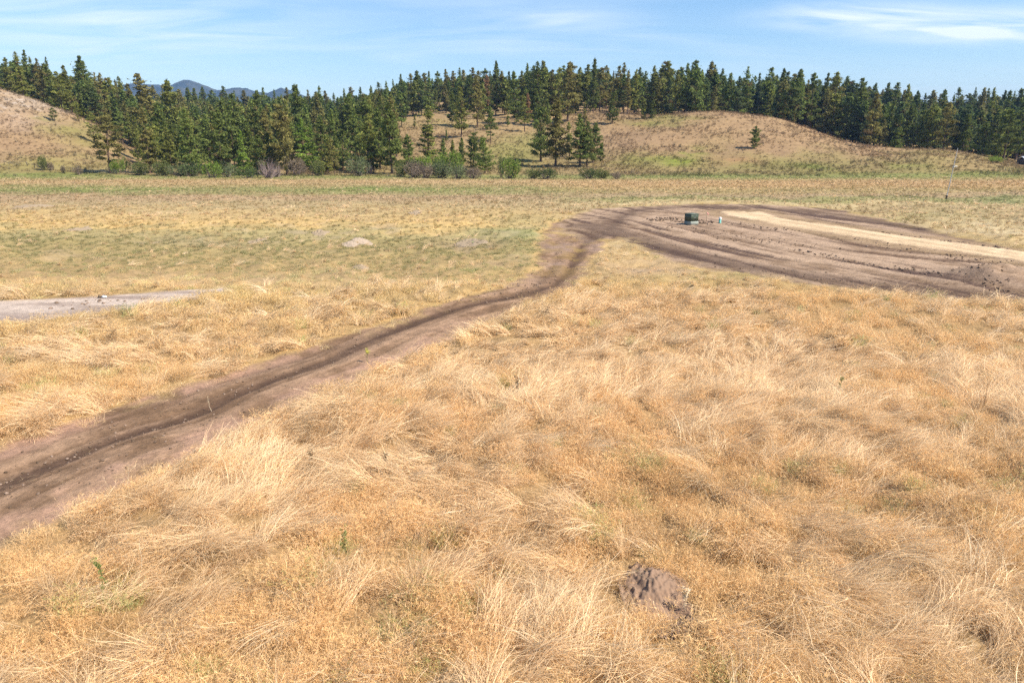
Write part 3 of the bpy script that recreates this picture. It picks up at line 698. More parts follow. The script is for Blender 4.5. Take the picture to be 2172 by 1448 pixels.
fill(290, 820, 182, 215, 26, 9, 17, K1, 18)
fill(280, 840, 215, 270, 30, 12, 20, K1, 16)
fill(200, 830, 270, 360, 24, 12, 20, K1, 16)
fill(-10, 200, 262, 300, 10, 9, 15, K1, 14)
fill(850, 1290, 292, 340, 20, 12, 22, K1, 14)
fill(1300, 1480, 295, 330, 10, 9, 18, K1, 14)
fill(1480, 1800, 288, 330, 18, 9, 18, K1, 14)
fill(1790, 2190, 258, 330, 26, 11, 19, K1, 14)
# what is left of the room for single trees is kept; the rest of the wood is one mass
TREES = TREES[:298]
def uniq_zone(t):
    u = t['u']
    if t['zone'] == 'sky':
        for lim, nm in ((150, 'skyline pines behind the left hill crest'), (290, 'skyline pines over the left hill foot'), (480, 'skyline pines under the tallest mountain'), (700, 'skyline pines under the lower mountains'), (860, 'skyline pines where the wooded ridge climbs'), (1045, 'skyline pines above the open slope'), (1215, 'skyline pines above the big slope pines'), (1345, 'skyline pines above the round saddle pine'), (1480, 'skyline pines left above the knoll'), (1620, 'skyline pines right above the knoll top'), (1745, "skyline pines over the knoll's right shoulder"), (1900, 'skyline pines over the dip beside the knoll'), (2060, 'skyline pines over the low hump'), (9999, 'skyline pines at the right picture edge')):
            if u < lim: return nm
    d = t['d']
    if u < 200: return 'lower pines behind the left hill crest'
    if u < 850:
        band = 'front rows' if d < 215 else ('middle rows' if d < 270 else 'rear rows')
        side = 'left' if u < 470 else ('centre' if u < 650 else 'right')
        return f'{band} of the valley wood {side}'
    if u < 1290: return 'pines along the top of the open slope'
    if u < 1480: return 'pines left of the knoll summit'
    if u < 1640: return 'pines directly behind the knoll summit'
    if u < 1800: return "pines behind the knoll's right shoulder"
    if u < 2000: return 'pines behind the dip and low hump'
    return 'pines right of the grey mast'
ORD = ['first','second','third','fourth','fifth','sixth','seventh','eighth','ninth','tenth','eleventh','twelfth','thirteenth','fourteenth','fifteenth','sixteenth','seventeenth','eighteenth','nineteenth','twentieth','twenty-first','twenty-second','twenty-third','twenty-fourth','twenty-fifth','twenty-sixth','twenty-seventh','twenty-eighth']
zones = {}
for t in TREES:
    if t['zone'] != 'hand': zones.setdefault(uniq_zone(t), []).append(t)
for nm, L_ in zones.items():
    L_.sort(key=lambda t: t['u'])
    for i, t in enumerate(L_):
        t['label'] = f"{t['tone']} {'fir' if t['kind']=='fir' else 'pine'}, {ORD[i]} from left of {nm}"; t['group'] = nm
for i, t in enumerate(TREES):
    root = link('fir_tree' if t['kind'] == 'fir' else 'pine_tree', None, None, (t['x'], t['d'], t['z']-0.1))
    root.empty_display_size = 1
    root.rotation_euler = (0, 0, 0)
    assert len((t.get('label') or t['note']).split()) <= 16, (t.get('label') or t['note'])
    tag(root, t.get('label') or t['note'], 'tree', t.get('group') or 'trees one can pick out on the hillsides')
    tm, cm = PROTO[t['kind']][rt.randrange(len(PROTO[t['kind']]))]
    rz = rt.uniform(0, 6.28); h = t['h']/1.01; w = h*t['wide']
    tr = link('trunk', tm, root); tr.scale = (w, w, h); lx_, ly_ = rt.gauss(0, .022), rt.gauss(0, .022); tr.rotation_euler = (lx_, ly_, rz)
    cr_ = link('crown', cm, root); cr_.scale = (w, w, h); cr_.rotation_euler = (lx_, ly_, rz)
    k = rt.uniform(.85, 1.2); c = TONES[t['tone']]; cr_.color = (c[0]*k*1.1, c[1]*k*1.05, c[2]*k, 1)

# ------------------------------------------------------------------ scattering: points carry turn, size, kind and tint
def hidden_collection(name, meshes):
    c = bpy.data.collections.new(name)
    for i, me in enumerate(meshes):
        o = bpy.data.objects.new(f'{name}.{i:03d}', me); c.objects.link(o)
    return c
def scatter(name, coll, P, rot, scl, idx, tint, mat):
    me = bpy.data.meshes.new(name); n = len(P)
    me.vertices.add(n); me.vertices.foreach_set('co', np.asarray(P, np.float32).ravel())
    for an, t, arr, key in (('turn', 'FLOAT_VECTOR', rot, 'vector'), ('size', 'FLOAT_VECTOR', scl, 'vector'), ('which', 'INT', idx, 'value'),
                            ('tint', 'FLOAT_COLOR', np.concatenate([tint, np.ones((n, 1))], 1), 'color')):
        a = me.attributes.new(an, t, 'POINT'); a.data.foreach_set(key, np.asarray(arr, np.int32 if t == 'INT' else np.float32).ravel())
    me.update(); me.materials.append(mat)
    o = link(name, me)
    ng = bpy.data.node_groups.new(name, 'GeometryNodeTree')
    ng.interface.new_socket('Geometry', in_out='INPUT', socket_type='NodeSocketGeometry'); ng.interface.new_socket('Geometry', in_out='OUTPUT', socket_type='NodeSocketGeometry')
    nd = ng.nodes; gi = nd.new('NodeGroupInput'); go = nd.new('NodeGroupOutput')
    ci = nd.new('GeometryNodeCollectionInfo'); ci.inputs['Collection'].default_value = coll; ci.inputs['Separate Children'].default_value = True; ci.inputs['Reset Children'].default_value = True
    ip = nd.new('GeometryNodeInstanceOnPoints'); ip.inputs['Pick Instance'].default_value = True
    def named(an, t):
        q = nd.new('GeometryNodeInputNamedAttribute'); q.data_type = t; q.inputs['Name'].default_value = an; return q.outputs['Attribute']
    e = nd.new('FunctionNodeEulerToRotation')
    L = ng.links; L.new(gi.outputs[0], ip.inputs['Points']); L.new(ci.outputs[0], ip.inputs['Instance']); L.new(named('which', 'INT'), ip.inputs['Instance Index'])
    L.new(named('turn', 'FLOAT_VECTOR'), e.inputs[0]); L.new(e.outputs[0], ip.inputs['Rotation']); L.new(named('size', 'FLOAT_VECTOR'), ip.inputs['Scale'])
    L.new(ip.outputs[0], go.inputs[0])
    md = o.modifiers.new('scatter', 'NODES'); md.node_group = ng
    tag(o, kind='stuff'); return o

# the rest of the wood
def build_mass():
    rng = np.random.default_rng(77); metas = []
    for kind in ('tall pine', 'slim pine', 'fir', 'open pine'):
        for s in range(2):
            KINDS[kind] = dict(KINDS[kind], nl=900, ls=KINDS[kind]['ls']*1.5, nb=40)
            TV, TF, c = tree_meshes(kind, 900+len(metas))
            TF3 = np.array([(a, b, q) for a, b, q, w in TF]+[(a, q, w) for a, b, q, w in TF])
            V = np.concatenate([c[0], TV]); Fc = np.concatenate([c[1], TF3+len(c[0])])
            n2 = len(TV); metas.append(mesh_from('wood', V, Fc, M_NEEDLE_I, {'shade': ('FLOAT', np.concatenate([c[2], np.full(n2, .8)])), 'head': ('FLOAT', np.concatenate([c[3], np.ones(n2)*.8]))}))
    n = 9000; d = rng.uniform(250, 1000, n)**1.0; u = rng.uniform(-150, 2350, n)
    x = (u-1086)/1507*d; z = hill_z(x, d); h = rng.uniform(11, 19, n)
    uu, vt = to_px(x, d, z+h); lim = np.interp(uu, skx, skv)+14
    _, vb = to_px(x, d, z)
    dmin = np.interp(u, [-150, 120, 200, 290, 800, 870, 1290, 1500, 1780, 1850, 2350], [272, 272, 285, 230, 230, 310, 310, 292, 285, 262, 262])
    keep = (vt > lim) & (d > dmin) & (rng.uniform(size=n) < np.where(d < 560, .8, .25))
    dens = fbm(x/30, d/30, 171, 3)
    keep &= ~((u > 830) & (u < 1290) & (d < 345) & (dens < .55))
    x, d, z, h = x[keep], d[keep], z[keep], h[keep]; n = len(x)
    cols = np.array([TONES[k] for k in ('dark green', 'bluish green', 'brownish green', 'mid green', 'olive green')]); tint = cols[rng.integers(0, 5, n)]*rng.uniform(.85, 1.2, (n, 1))
    rot = np.zeros((n, 3)); rot[:, 2] = rng.uniform(0, 6.28, n)
    w = h*rng.uniform(1.0, 1.4, n); scl = np.stack([w, w, h], 1)
    o = scatter('distant_forest', hidden_collection('wood', metas), np.stack([x, d, z-.1], 1), rot, scl, rng.integers(0, len(metas), n), tint, M_NEEDLE_I)
    o['label'] = 'the mass of the pine wood behind the single trees'
build_mass()

# ------------------------------------------------------------------ shrubs
M_LEAF = M_NEEDLE
def shrub_mesh(seed, twiggy=False, flat=1.0, n=1500):
    rng = np.random.default_rng(seed)
    nl = rng.integers(7, 12); C = rng.uniform(-1, 1, (nl, 2))*0.36; hz = rng.uniform(.45, 1, nl)
    TV = []; TF = []; off = 0
    P = []; sh = []
    for i in range(nl):
        c = np.array([C[i, 0], C[i, 1], hz[i]*0.62]); r = rng.uniform(.17, .27)
        m = n//nl; q = rng.normal(size=(m, 3)); q /= np.linalg.norm(q, axis=1)[:, None]; q *= (rng.uniform(.2, 1, m)**.45*r)[:, None]; q[:, 2] *= 1.5
        P.append(c+q); sh.append(np.full(m, rng.uniform(.75, 1.25))*rng.uniform(.75, 1.25, m))
    P = np.concatenate(P); sh = np.concatenate(sh); P[:, 2] = np.abs(P[:, 2]*flat)+.01
    for j in range(60 if twiggy else 22):
        e = P[rng.integers(len(P))]*rng.uniform(.8, 1.1); b = np.array([e[0]*.25, e[1]*.25, 0]); mid = (b+e)/2+rng.normal(0, .05, 3)
        v, fq = chain([b, mid, e], [.016, .010, .003], 4); TV.append(v); TF += [tuple(a+off for a in fc) for fc in fq]; off += len(v)
    V, Fc = leaf_cloud(rng, P, .035 if twiggy else .055, .2, aspect=6 if twiggy else 1.6)
    tw = mesh_from('stems', np.concatenate(TV), TF, M_TWIG)
    fo = mesh_from('foliage', V, Fc, M_NEEDLE, {'shade': ('FLOAT', np.repeat(sh, 3)), 'head': ('FLOAT', np.zeros(len(V)))})
    return tw, fo
SHR = [shrub_mesh(300+i) for i in range(5)]; SHT = [shrub_mesh(330+i, True, n=900) for i in range(3)]
GREENS = {'bright green': (.17,.235,.045), 'grey green': (.15,.175,.085), 'dark green': (.085,.115,.04), 'mauve grey': (.30,.225,.21), 'brown grey': (.21,.165,.12), 'olive': (.17,.19,.065)}
BUSH = [ # u, v base, width px, height px, tone, label
 (80,361,24,30,'olive','round olive bush beside the old fence at the foot of the left hill'),
 (97,361,14,18,'brown grey','small brown bush right against the round olive bush'),
 (123,368,12,16,'brown grey','small brownish bush alone right of the olive bush pair'),
 (155,371,16,20,'brown grey','low half bare bush left of the big spreading pine'),
 (232,368,26,26,'bright green','bright green bush at the foot of the big spreading pine'),
 (252,366,26,34,'bright green','upright bright green bush behind the spreading pine foot'),
 (285,372,46,28,'olive','wide olive bush in the row right of the spreading pine'),
 (330,373,50,30,'olive','olive bush in front of the half height bushy pine'),
 (378,374,44,28,'grey green','grey green bush at the wood edge left of the bright one'),
 (402,374,40,30,'dark green','dark green bush under the tall olive pine'),
 (440,377,48,34,'bright green','bright green bush left of the pointed fir'),
 (475,376,36,30,'grey green','greyish bush touching the left side of the pointed fir'),
 (520,378,44,24,'dark green','dark low bush at the foot of the pointed fir'),
 (562,378,46,42,'mauve grey','large leafless mauve shrub at the field edge'),
 (580,376,30,30,'mauve grey','smaller leafless mauve shrub leaning on the rusty pine'),
 (622,372,44,36,'brown grey','brown twiggy bush right of the rusty pine stem'),
 (668,373,34,32,'olive','olive bush under the bright yellowish fir'),
 (757,373,42,42,'grey green','pale grey green round shrub standing alone in the gap'),
 (783,370,22,30,'mauve grey','small leafless mauve shrub right of the pale round shrub'),
 (845,375,40,30,'olive','olive bush at the left end of the long shrub bank'),
 (872,377,44,34,'brown grey','brown twiggy bush in the left part of the shrub bank'),
 (900,378,48,32,'brown grey','brown grey bush in the front of the shrub bank middle'),
 (930,378,50,34,'grey green','grey green bush in the front of the shrub bank'),
 (925,366,46,42,'bright green','high bright green bush topping the shrub bank, left one'),
 (958,368,44,48,'bright green','highest bright green bush topping the shrub bank, right one'),
 (970,379,46,30,'grey green','low greyish bush in front of the highest bush'),
 (1000,379,36,24,'brown grey','last brownish bush at the right end of the shrub bank'),
 (885,362,50,30,'bright green','light green bush behind the brown part of the bank'),
 (1080,379,46,44,'bright green','dense round bright green bush alone on the field edge'),
 (1062,377,16,46,'olive','slim upright bush against the left side of the round bright bush'),
 (1128,379,36,20,'olive','left half of the flat dark bush below the two big slope pines'),
 (1158,380,44,24,'dark green','right half of the flat dark bush below the two big slope pines'),
 (1250,379,40,22,'dark green','left half of the flat green hedge like bush by the clump'),
 (1277,379,34,20,'olive','right half of the flat hedge like bush by the clump'),
 (1311,380,18,16,'brown grey','tiny twiggy bush right of the flat hedge like bush'),
 (2117,346,30,14,'bright green','bright green bush beneath the big dark pine near the right edge')]
for (u, vb, wpx, hpx, tone, lab) in BUSH:
    d = surface_at(u, vb, 171, 300) or px_ground(u, vb)[1]
    if vb >= 376: d = min(px_ground(u, vb)[1], 178)
    x = (u-1086)/1507*d; z = float(ground_z(x, d)[0]); s = d/1507.0
    root = link('shrub', None, None, (x, d, z-.05)); tag(root, lab, 'bush', 'bushes along the far edge of the field')
    tw, fo = (SHT if 'mauve' in tone else SHR)[rt.randrange(3)]
    sc = (wpx*s*1.15, wpx*s*1.05, hpx*s*1.22); rz = rt.uniform(0, 6.28)
    for nm, me in (('stems', tw), ('foliage', fo)):
        o = link(nm, me, root); o.scale = sc
        o.color = (*GREENS[tone], 1)

# ------------------------------------------------------------------ grass tufts
def blades(rng, n, root_r, length, wid, lean, lean_sd, az_sd, droop, seg=4, head=0, upr=0.0, zmin=0.01, daz_sd=.18):
    """strips that start leaning towards +X and bend further down"""
    ra = rng.uniform(0, 2*math.pi, n); rr = root_r*np.sqrt(rng.uniform(0, 1, n))
    p = np.stack([rr*np.cos(ra), rr*np.sin(ra), np.zeros(n)], 1)
    th = np.clip(rng.normal(lean, lean_sd, n), -0.2, 1.62); az = rng.normal(0, az_sd, n) if az_sd < 3 else rng.uniform(-math.pi, math.pi, n)
    L = length*rng.uniform(.55, 1.15, n); roll = rng.uniform(0, math.pi, n)
    pts = [p]; dth = rng.uniform(.3, 1.2, n)*droop/seg; daz = rng.normal(0, daz_sd, n)
    dirs = []
    for s in range(seg):
        t = th+dth*s*1.2; a = az+daz*s
        dv = np.stack([np.sin(t)*np.cos(a), np.sin(t)*np.sin(a), np.cos(t)], 1); dirs.append(dv)
        q = pts[-1]+dv*(L/seg)[:, None]; q[:, 2] = np.maximum(q[:, 2], zmin+rng.uniform(0, .05, n)); pts.append(q)
    dirs.append(dirs[-1])
    w = wid*rng.uniform(.6, 1.4, n); V = []; prof_ = np.linspace(1, .35, seg+1)
    for s in range(seg+1):
        d = dirs[s]; a = np.cross(d, (0, 0, 1.0)); a /= np.linalg.norm(a, axis=1)[:, None]+1e-6; b = np.cross(d, a)
        side = a*np.cos(roll)[:, None]+b*np.sin(roll)[:, None]
        V += [pts[s]-side*(w*prof_[s]*.5)[:, None], pts[s]+side*(w*prof_[s]*.5)[:, None]]
    V = np.stack(V, 1); k = 2*(seg+1); base = np.arange(n)*k
    Fc = []
    for s in range(seg):
        Fc += [np.stack([base+2*s, base+2*s+1, base+2*s+3, base+2*s+2], 1)]
    Fc = np.concatenate(Fc)
    sh = np.repeat(rng.uniform(.66, 1.20, n), k); hd = np.zeros(n*k)
    V = V.reshape(-1, 3); Fq = Fc
    if head:   # drooping spikelets near the tip
        m = n*head; src = np.repeat(np.arange(n), head); f = rng.uniform(0, 1, m)
        tip = pts[-1][src]*(1-f[:, None]*.45)+pts[-2][src]*(f[:, None]*.45)
        dv = dirs[-1][src]+rng.normal(size=(m, 3))*.6; dv[:, 2] -= .5; dv /= np.linalg.norm(dv, axis=1)[:, None]
        e = np.cross(dv, rng.normal(size=(m, 3))); e /= np.linalg.norm(e, axis=1)[:, None]
        hl = .045*rng.uniform(.6, 1.5, m); hw = wid*1.0
        v4 = np.stack([tip-e*hw*.3, tip+e*hw*.3, tip+dv*hl[:, None]+e*hw*.6, tip+dv*hl[:, None]-e*hw*.6], 1).reshape(-1, 3)
        Fq = np.concatenate([Fq, np.arange(4*m).reshape(-1, 4)+len(V)]); V = np.concatenate([V, v4])
        sh = np.concatenate([sh, np.repeat(rng.uniform(.7, 1.25, m), 4)]); hd = np.concatenate([hd, np.full(4*m, .8)])
    return V, Fq, sh, hd
def tuft(name, parts):
    V = []; Fc = []; sh = []; hd = []; o = 0
    for v, f, s, h in parts: V.append(v); Fc.append(f+o); sh.append(s); hd.append(h); o += len(v)
    return mesh_from(name, np.concatenate(V), np.concatenate(Fc), M_GRASS, {'shade': ('FLOAT', np.concatenate(sh)), 'head': ('FLOAT', np.concatenate(hd))})
def tuft_set(wk, nk, seed):
    """0-3 lodged, 4-6 fuzzy brome, 7-8 upright pale stems, 9-10 short green, 11 short dry"""
    out = []; R = lambda i: np.random.default_rng(seed+i)
    for i in range(4):
        r = R(i); out.append(tuft('grass', [blades(r, int(90*nk), .18, .95, .0082*wk, .92, .18, .17, 1.0, 4, daz_sd=.26), blades(r, int(20*nk), .30, .45, .0075*wk, 1.32, .15, 9, .3, 3, daz_sd=.4), blades(r, int(14*nk), .22, .55, .0050*wk, .45, .25, .9, 1.0, 3, 1)]))
    for i in range(3):
        r = R(10+i); out.append(tuft('grass', [blades(r, int(80*nk), .26, .40, .0045*wk, .35, .22, 9, .8, 3, 4), blades(r, int(60*nk), .28, .26, .005*wk, .7, .4, 9, .8, 2)]))
    for i in range(2):
        r = R(20+i); out.append(tuft('grass', [blades(r, int(60*nk), .12, .72, .005*wk, .30, .16, .9, 1.0, 3, 1), blades(r, int(40*nk), .16, .5, .006*wk, .5, .3, 9, 1.0, 3)]))
    for i in range(2):
        r = R(30+i); out.append(tuft('grass', [blades(r, int(90*nk), .24, .24, .007*wk, .4, .3, 9, .9, 2)]))
    r = R(40); out.append(tuft('grass', [blades(r, int(90*nk), .30, .20, .006*wk, .9, .4, 9, .6, 2)]))
    for i in range(2):
        r = R(50+i); out.append(tuft('grass', [blades(r, int(70*nk), .26, 1.05, .0078*wk, 1.04, .15, .17, .80, 5, daz_sd=.18), blades(r, int(10*nk), .2, .8, .008*wk, .7, .3, .5, 1.0, 4, daz_sd=.3)]))
    r = R(60); out.append(tuft('grass', [blades(r, 5, .35, .85, .0080*wk, .75, .35, 9, .7, 4, daz_sd=.3, head=1)]))
    return out
SETS = [hidden_collection('grass_near', tuft_set(1.0, 1.15, 500)), hidden_collection('grass_mid', tuft_set(1.7, .65, 600)), hidden_collection('grass_far', tuft_set(5.0, .22, 700))]
MOUND = px_ground(1400, 1262)
def flow(x, y):
    a = fbm(x/7.0, y/7.0, 201, 3); b = fbm(x/2.6, y/2.6, 203, 2)
    return -0.3 + (a-0.5)*7.0 + (b-.5)*3.0
def build_grass():
    rng = np.random.default_rng(11)
    for zi, (y0, y1, dens, nm) in enumerate(((5.0, 24, 14, 'dry_grass'), (24, 60, 5.5, 'dry_grass'), (60, 176, 2.3, 'dry_grass'))):
        W_ = lambda yy: 0.86*yy+1.5
        area = (0.86*(y1*y1-y0*y0)+3*(y1-y0)); n = int(area*dens)
        yy = np.sqrt(rng.uniform(y0*y0, y1*y1, n)); xx = rng.uniform(-1, 1, n)*W_(yy)
        z, m = ground_all(xx, yy); c, u, v = field_colour(xx, yy)
        a = fbm(xx/3.2, yy/3.2, 211, 3); b = fbm(xx/1.1, yy/1.1, 213, 3); big = fbm(xx/11, yy/11, 215, 2)
        right = sstep(700, 1000, u)
        # where the photo shows matted, flattened straw
        lodge = np.exp(-(((u-1350)/420)**2+((v-790)/150)**2)) + .9*np.exp(-(((u-1950)/330)**2+((v-1330)/150)**2)) + .8*np.exp(-(((u-1250)/260)**2+((v-1400)/110)**2)) + .7*np.exp(-(((u-700)/160)**2+((v-880)/90)**2)) + .8*np.exp(-(((u-450)/300)**2+((v-770)/55)**2))+.5*np.exp(-(((u-1650)/260)**2+((v-930)/80)**2))
        pl = np.clip(0.22+0.80*lodge+(a-.5)*2.4, 0.03, .95)
        r = rng.uniform(size=n)
        kind = np.where(r < pl, 0, 1)
        kind = np.where((kind == 1) & (rng.uniform(size=n) < .03+.22*sstep(.60, .75, b)), 2, kind)
        green = sstep(.02, .10, c[:, 1]-c[:, 0]*0.72) ; shortz = sstep(440, 480, v)*sstep(625, 590, v)*(1-sstep(1150, 1250, u))
        kind = np.where((rng.uniform(size=n) < shortz*.85), 3, kind)
        kind = np.where((v < 432) & (rng.uniform(size=n) < .6), 3, kind)
        short2 = (v < 600) & (u > 1180) & (v > 500)
        kind = np.where(short2 & (rng.uniform(size=n) < .8), 4, kind)
        keep = (m['bare'] < -0.08+rng.normal(0, .12, n))
        # thin litter and straggling blades over the track verge
        verge = (m['bare'] >= -0.08) & (m['bare'] < .8) & (rng.uniform(size=n) < np.where(m['bare'] < .30, .50, .06)) & (m['sn'] < -.5)
        kind = np.where(verge, 4, kind)
        keep |= verge
        md = np.hypot((xx-MOUND[0])/.60, (yy-MOUND[1]+.05)/.80); keep &= md > 1
        bald = sstep(.60, .74, fbm(xx/2.2, yy/2.2, 95, 4)*0.6+fbm(xx/9, yy/14, 93, 4)*0.45)*sstep(430, 500, v)*sstep(640, 560, v)
        keep &= rng.uniform(size=n) > bald*.8
        holes = sstep(.64, .72, fbm(xx/.8, yy/.8, 231, 2)); keep &= rng.uniform(size=n) > holes*.9
        xx, yy, z, u, v, kind, c, a, b, big = [q[keep] for q in (xx, yy, z, u, v, kind, c, a, b, big)]
        mm = {k: q[keep] for k, q in m.items()}; n = len(xx)
        idx = np.choose(kind, [rng.integers(0, 4, n), rng.integers(4, 7, n), rng.integers(7, 9, n), rng.integers(9, 11, n), np.full(n, 11)])
        cw = 1.15; wx = xx/cw+(fbm(xx/1.7, yy/1.7, 251, 2)-.5)*1.6; wy = yy/(cw*.85)+(fbm(xx/1.7, yy/1.7, 253, 2)-.5)*1.6
        cell = hash2(np.floor(wx), np.floor(wy), 255)-.5; cell2 = hash2(np.floor(wx), np.floor(wy), 257)
        sw = (rng.uniform(size=n) < np.where(kind == 0, .10, .02)) & (yy < 60) & (kind < 3) & (mm['bare'] < -.5); idx = np.where(sw, rng.integers(12, 14, n), idx)
        st_ = (rng.uniform(size=n) < .07) & (yy < 32) & (kind < 3) & ~sw; idx = np.where(st_, 14, idx)
        ang = flow(xx, yy)+cell*2.3+rng.normal(0, .17, n); ang = np.where(kind == 0, ang, rng.uniform(0, 6.28, n)*(kind > 0)*.6+ang)
        # stems beside the near track lean over it
        rot = np.zeros((n, 3)); rot[:, 2] = ang; rot[:, 0] = rng.normal(0, .10, n); rot[:, 1] = rng.normal(0, .12, n)
        s = rng.uniform(.75, 1.2, n)*(.75+.5*b)*(.82+.36*cell2)
        s *= np.where(kind == 1, .8+.5*big, 1.0)
        s *= np.where(v < 620, .72, 1.0)*np.where((v < 600) & (kind < 3), .75, 1.0)
        sz = s*rng.uniform(.8, 1.15, n)
        tint = c*(1.42-.56*sstep(38, 75, yy))[:, None]
        tint = np.where((kind == 0)[:, None], lerp(tint, (.97,.715,.425), .66+.40*(a-.5)), tint)
        tint = np.where((kind == 1)[:, None], tint*np.array([1.05, 1.02, .92]), tint)
        tint = np.where((kind == 2)[:, None], lerp(tint, (.92,.70,.44), .6), tint)
        tint = np.where((kind == 3)[:, None], tint*np.array([.92, 1.0, .88]), tint)
        tint = np.where((sw | st_)[:, None], (.97,.74,.46)*rng.uniform(.85, 1.15, (n, 1)), tint)
        tint = lerp(tint, (.95,.675,.39), (.45*(~sw)*(kind < 3))*sstep(75, 45, yy))
        tint = tint*(rng.uniform(.80, 1.18, (n, 1)))*(0.84+.20*fbm(xx/.8, yy/.8, 241, 2)+.16*cell2)[:, None]
        gm = (rng.uniform(size=n) < .035) & (kind == 1); tint[gm] = tint[gm]*np.array([.55, .80, .6])
        scatter(nm, SETS[zi], np.stack([xx, yy, z-.02+.10*sw], 1), rot, np.stack([s, s, sz], 1), idx, tint/np.maximum(1, tint.max(1)/.96)[:, None], M_GRASS)
        print('GRASS', zi, n)
build_grass()

# ------------------------------------------------------------------ tufts and scrub on the hillsides
def build_scrub():
    rng = np.random.default_rng(19); n = 60000
    y = np.sqrt(rng.uniform(176**2, 310**2, n)); x = rng.uniform(-.85, .85, n)*y
    z = hill_z(x, y); u, v = to_px(x, y, z); g = fbm(x/9, y/9, 301, 4)
    kp = (rng.uniform(size=n) < sstep(.30, .65, g)*.75+.15) & ~((u > 280) & (u < 830) & (y > 215))
    x, y, z, u, v, g = [q[kp] for q in (x, y, z, u, v, g)]; n = len(x)
    m = dict(st=np.full(n, -9.), sl=np.full(n, -9.), sp=np.full(n, -9.), sn=np.full(n, -9.), r1=np.full(n, 99.), r2=np.full(n, 99.), lb=np.full(n, 99.), str=np.full(n, .5), pd=np.full(n, 99.))
    c = paint(x, y, z, m)
    green = c[:, 1] > c[:, 0]*.86
    dark = (rng.uniform(size=n) < .035) & (rng.uniform(size=n) < sstep(.35, .6, g)+.25)
    tint = c*rng.uniform(.85, 1.22, (n, 1)); tint[dark] = np.array([.17, .145, .09])*rng.uniform(.6, 1.3, (dark.sum(), 1))
    s = rng.uniform(.8, 1.8, n)*np.where(dark, 1.1, 1.0); sc = np.stack([s, s, s*rng.uniform(.8, 1.5, n)*np.where(dark, 1.4, 1.0)], 1)
    rot = np.zeros((n, 3)); rot[:, 2] = rng.uniform(0, 6.28, n)
    o = scatter('low_scrub', SETS[2], np.stack([x, y, z], 1), rot, sc, rng.choice([4, 5, 9, 10, 11], n), np.clip(tint, 0, .9), M_GRASS)
build_scrub()

# ------------------------------------------------------------------ small mesh builders
def box(cx, cy, z0, w, d, h, bev=0.0):
    """a box with its upright edges and top rim chamfered"""
    b = bev; x, y = w/2, d/2
    def ring(ix, z): xx, yy = x-ix, y-ix; return [(cx-xx+b, cy-yy, z), (cx+xx-b, cy-yy, z), (cx+xx, cy-yy+b, z), (cx+xx, cy+yy-b, z), (cx+xx-b, cy+yy, z), (cx-xx+b, cy+yy, z), (cx-xx, cy+yy-b, z), (cx-xx, cy-yy+b, z)]
    rs = [ring(0, z0), ring(0, z0+h-b)] + ([ring(b, z0+h)] if b else [])
    V = [p for r in rs for p in r]; Fq = []
    for k in range(len(rs)-1):
        for i in range(8): j = (i+1) % 8; Fq.append((k*8+i, k*8+j, k*8+8+j, k*8+8+i))
    t = (len(rs)-1)*8; Fq += [(t, t+1, t+2, t+3), (t, t+3, t+4, t+7), (t+4, t+5, t+6, t+7), (3, 2, 1, 0), (7, 4, 3, 0), (7, 6, 5, 4)]
    return V, Fq
def join(parts):
    V = []; Fq = []
    for v, f in parts: o = len(V); V += [tuple(p) for p in v]; Fq += [tuple(q+o for q in fc) for fc in f]
    return V, Fq
def part(name, vf, mat, parent, smooth=False): return link(name, mesh_from(name, vf[0], vf[1], mat, smooth=smooth), parent)
def at(u, v, dz=0.0):
    x, y = px_ground(u, v); z = float(ground_z(x, y)[0])
    return (x, y, z+dz)
def thing(name, loc, label, cat, group=None, rz=0.0):
    assert 4 <= len(label.split()) <= 16, label
    o = link(name, None, None, loc); o.rotation_euler = (0, 0, rz); return tag(o, label, cat, group)
# ---- transformer cabinet on the loop
M_CAB = mat_plain('green_painted_steel', (.055,.072,.045), .45, .10, 2, .4, .05); M_LID = mat_plain('green_lid', (.075,.095,.06), .45, .1, 2, .4, .05)
M_SLEEVE = mat_plain('grey_ground_sleeve', (.27,.29,.25), .8, .12, 4); M_STEEL = mat_plain('galvanised_steel', (.50,.50,.49), .4, .1, 5, .5, .05)
M_TEAL = mat_plain('teal_plastic', (.08,.34,.30), .5, .1, 4, .4, .05); M_WHITE = mat_plain('white_plastic', (.78,.78,.75), .5, .05, 4, .4, .05)
M_PINK = mat_plain('pink_ribbon', (.85,.30,.30), .7, .1, 4); M_WOOD = mat_plain('raw_stake_wood', (.45,.33,.22), .9, .25, 9)
t = thing('transformer_cabinet', at(1466, 475, -.03), 'dark green electrical transformer cabinet on a grey base at the head of the dirt loop', 'transformer', None, math.radians(30))
part('base', box(0, 0, 0, 1.10, 1.0, .42, .03), M_SLEEVE, t); cabn = part('cabinet', box(0, .02, .42, 1.06, .92, .70, .02), M_CAB, t)
part('lid', box(0, .02, 1.121, 1.12, .98, .07, .025), M_LID, t)
for sx in (-1, 1):
    dr = part('door', box(sx*.262, -.448, .46, .50, .02, .62, .008), M_CAB, t)
    part('handle', box(sx*.06, -.468, .70, .03, .03, .14, .008), M_STEEL, dr)
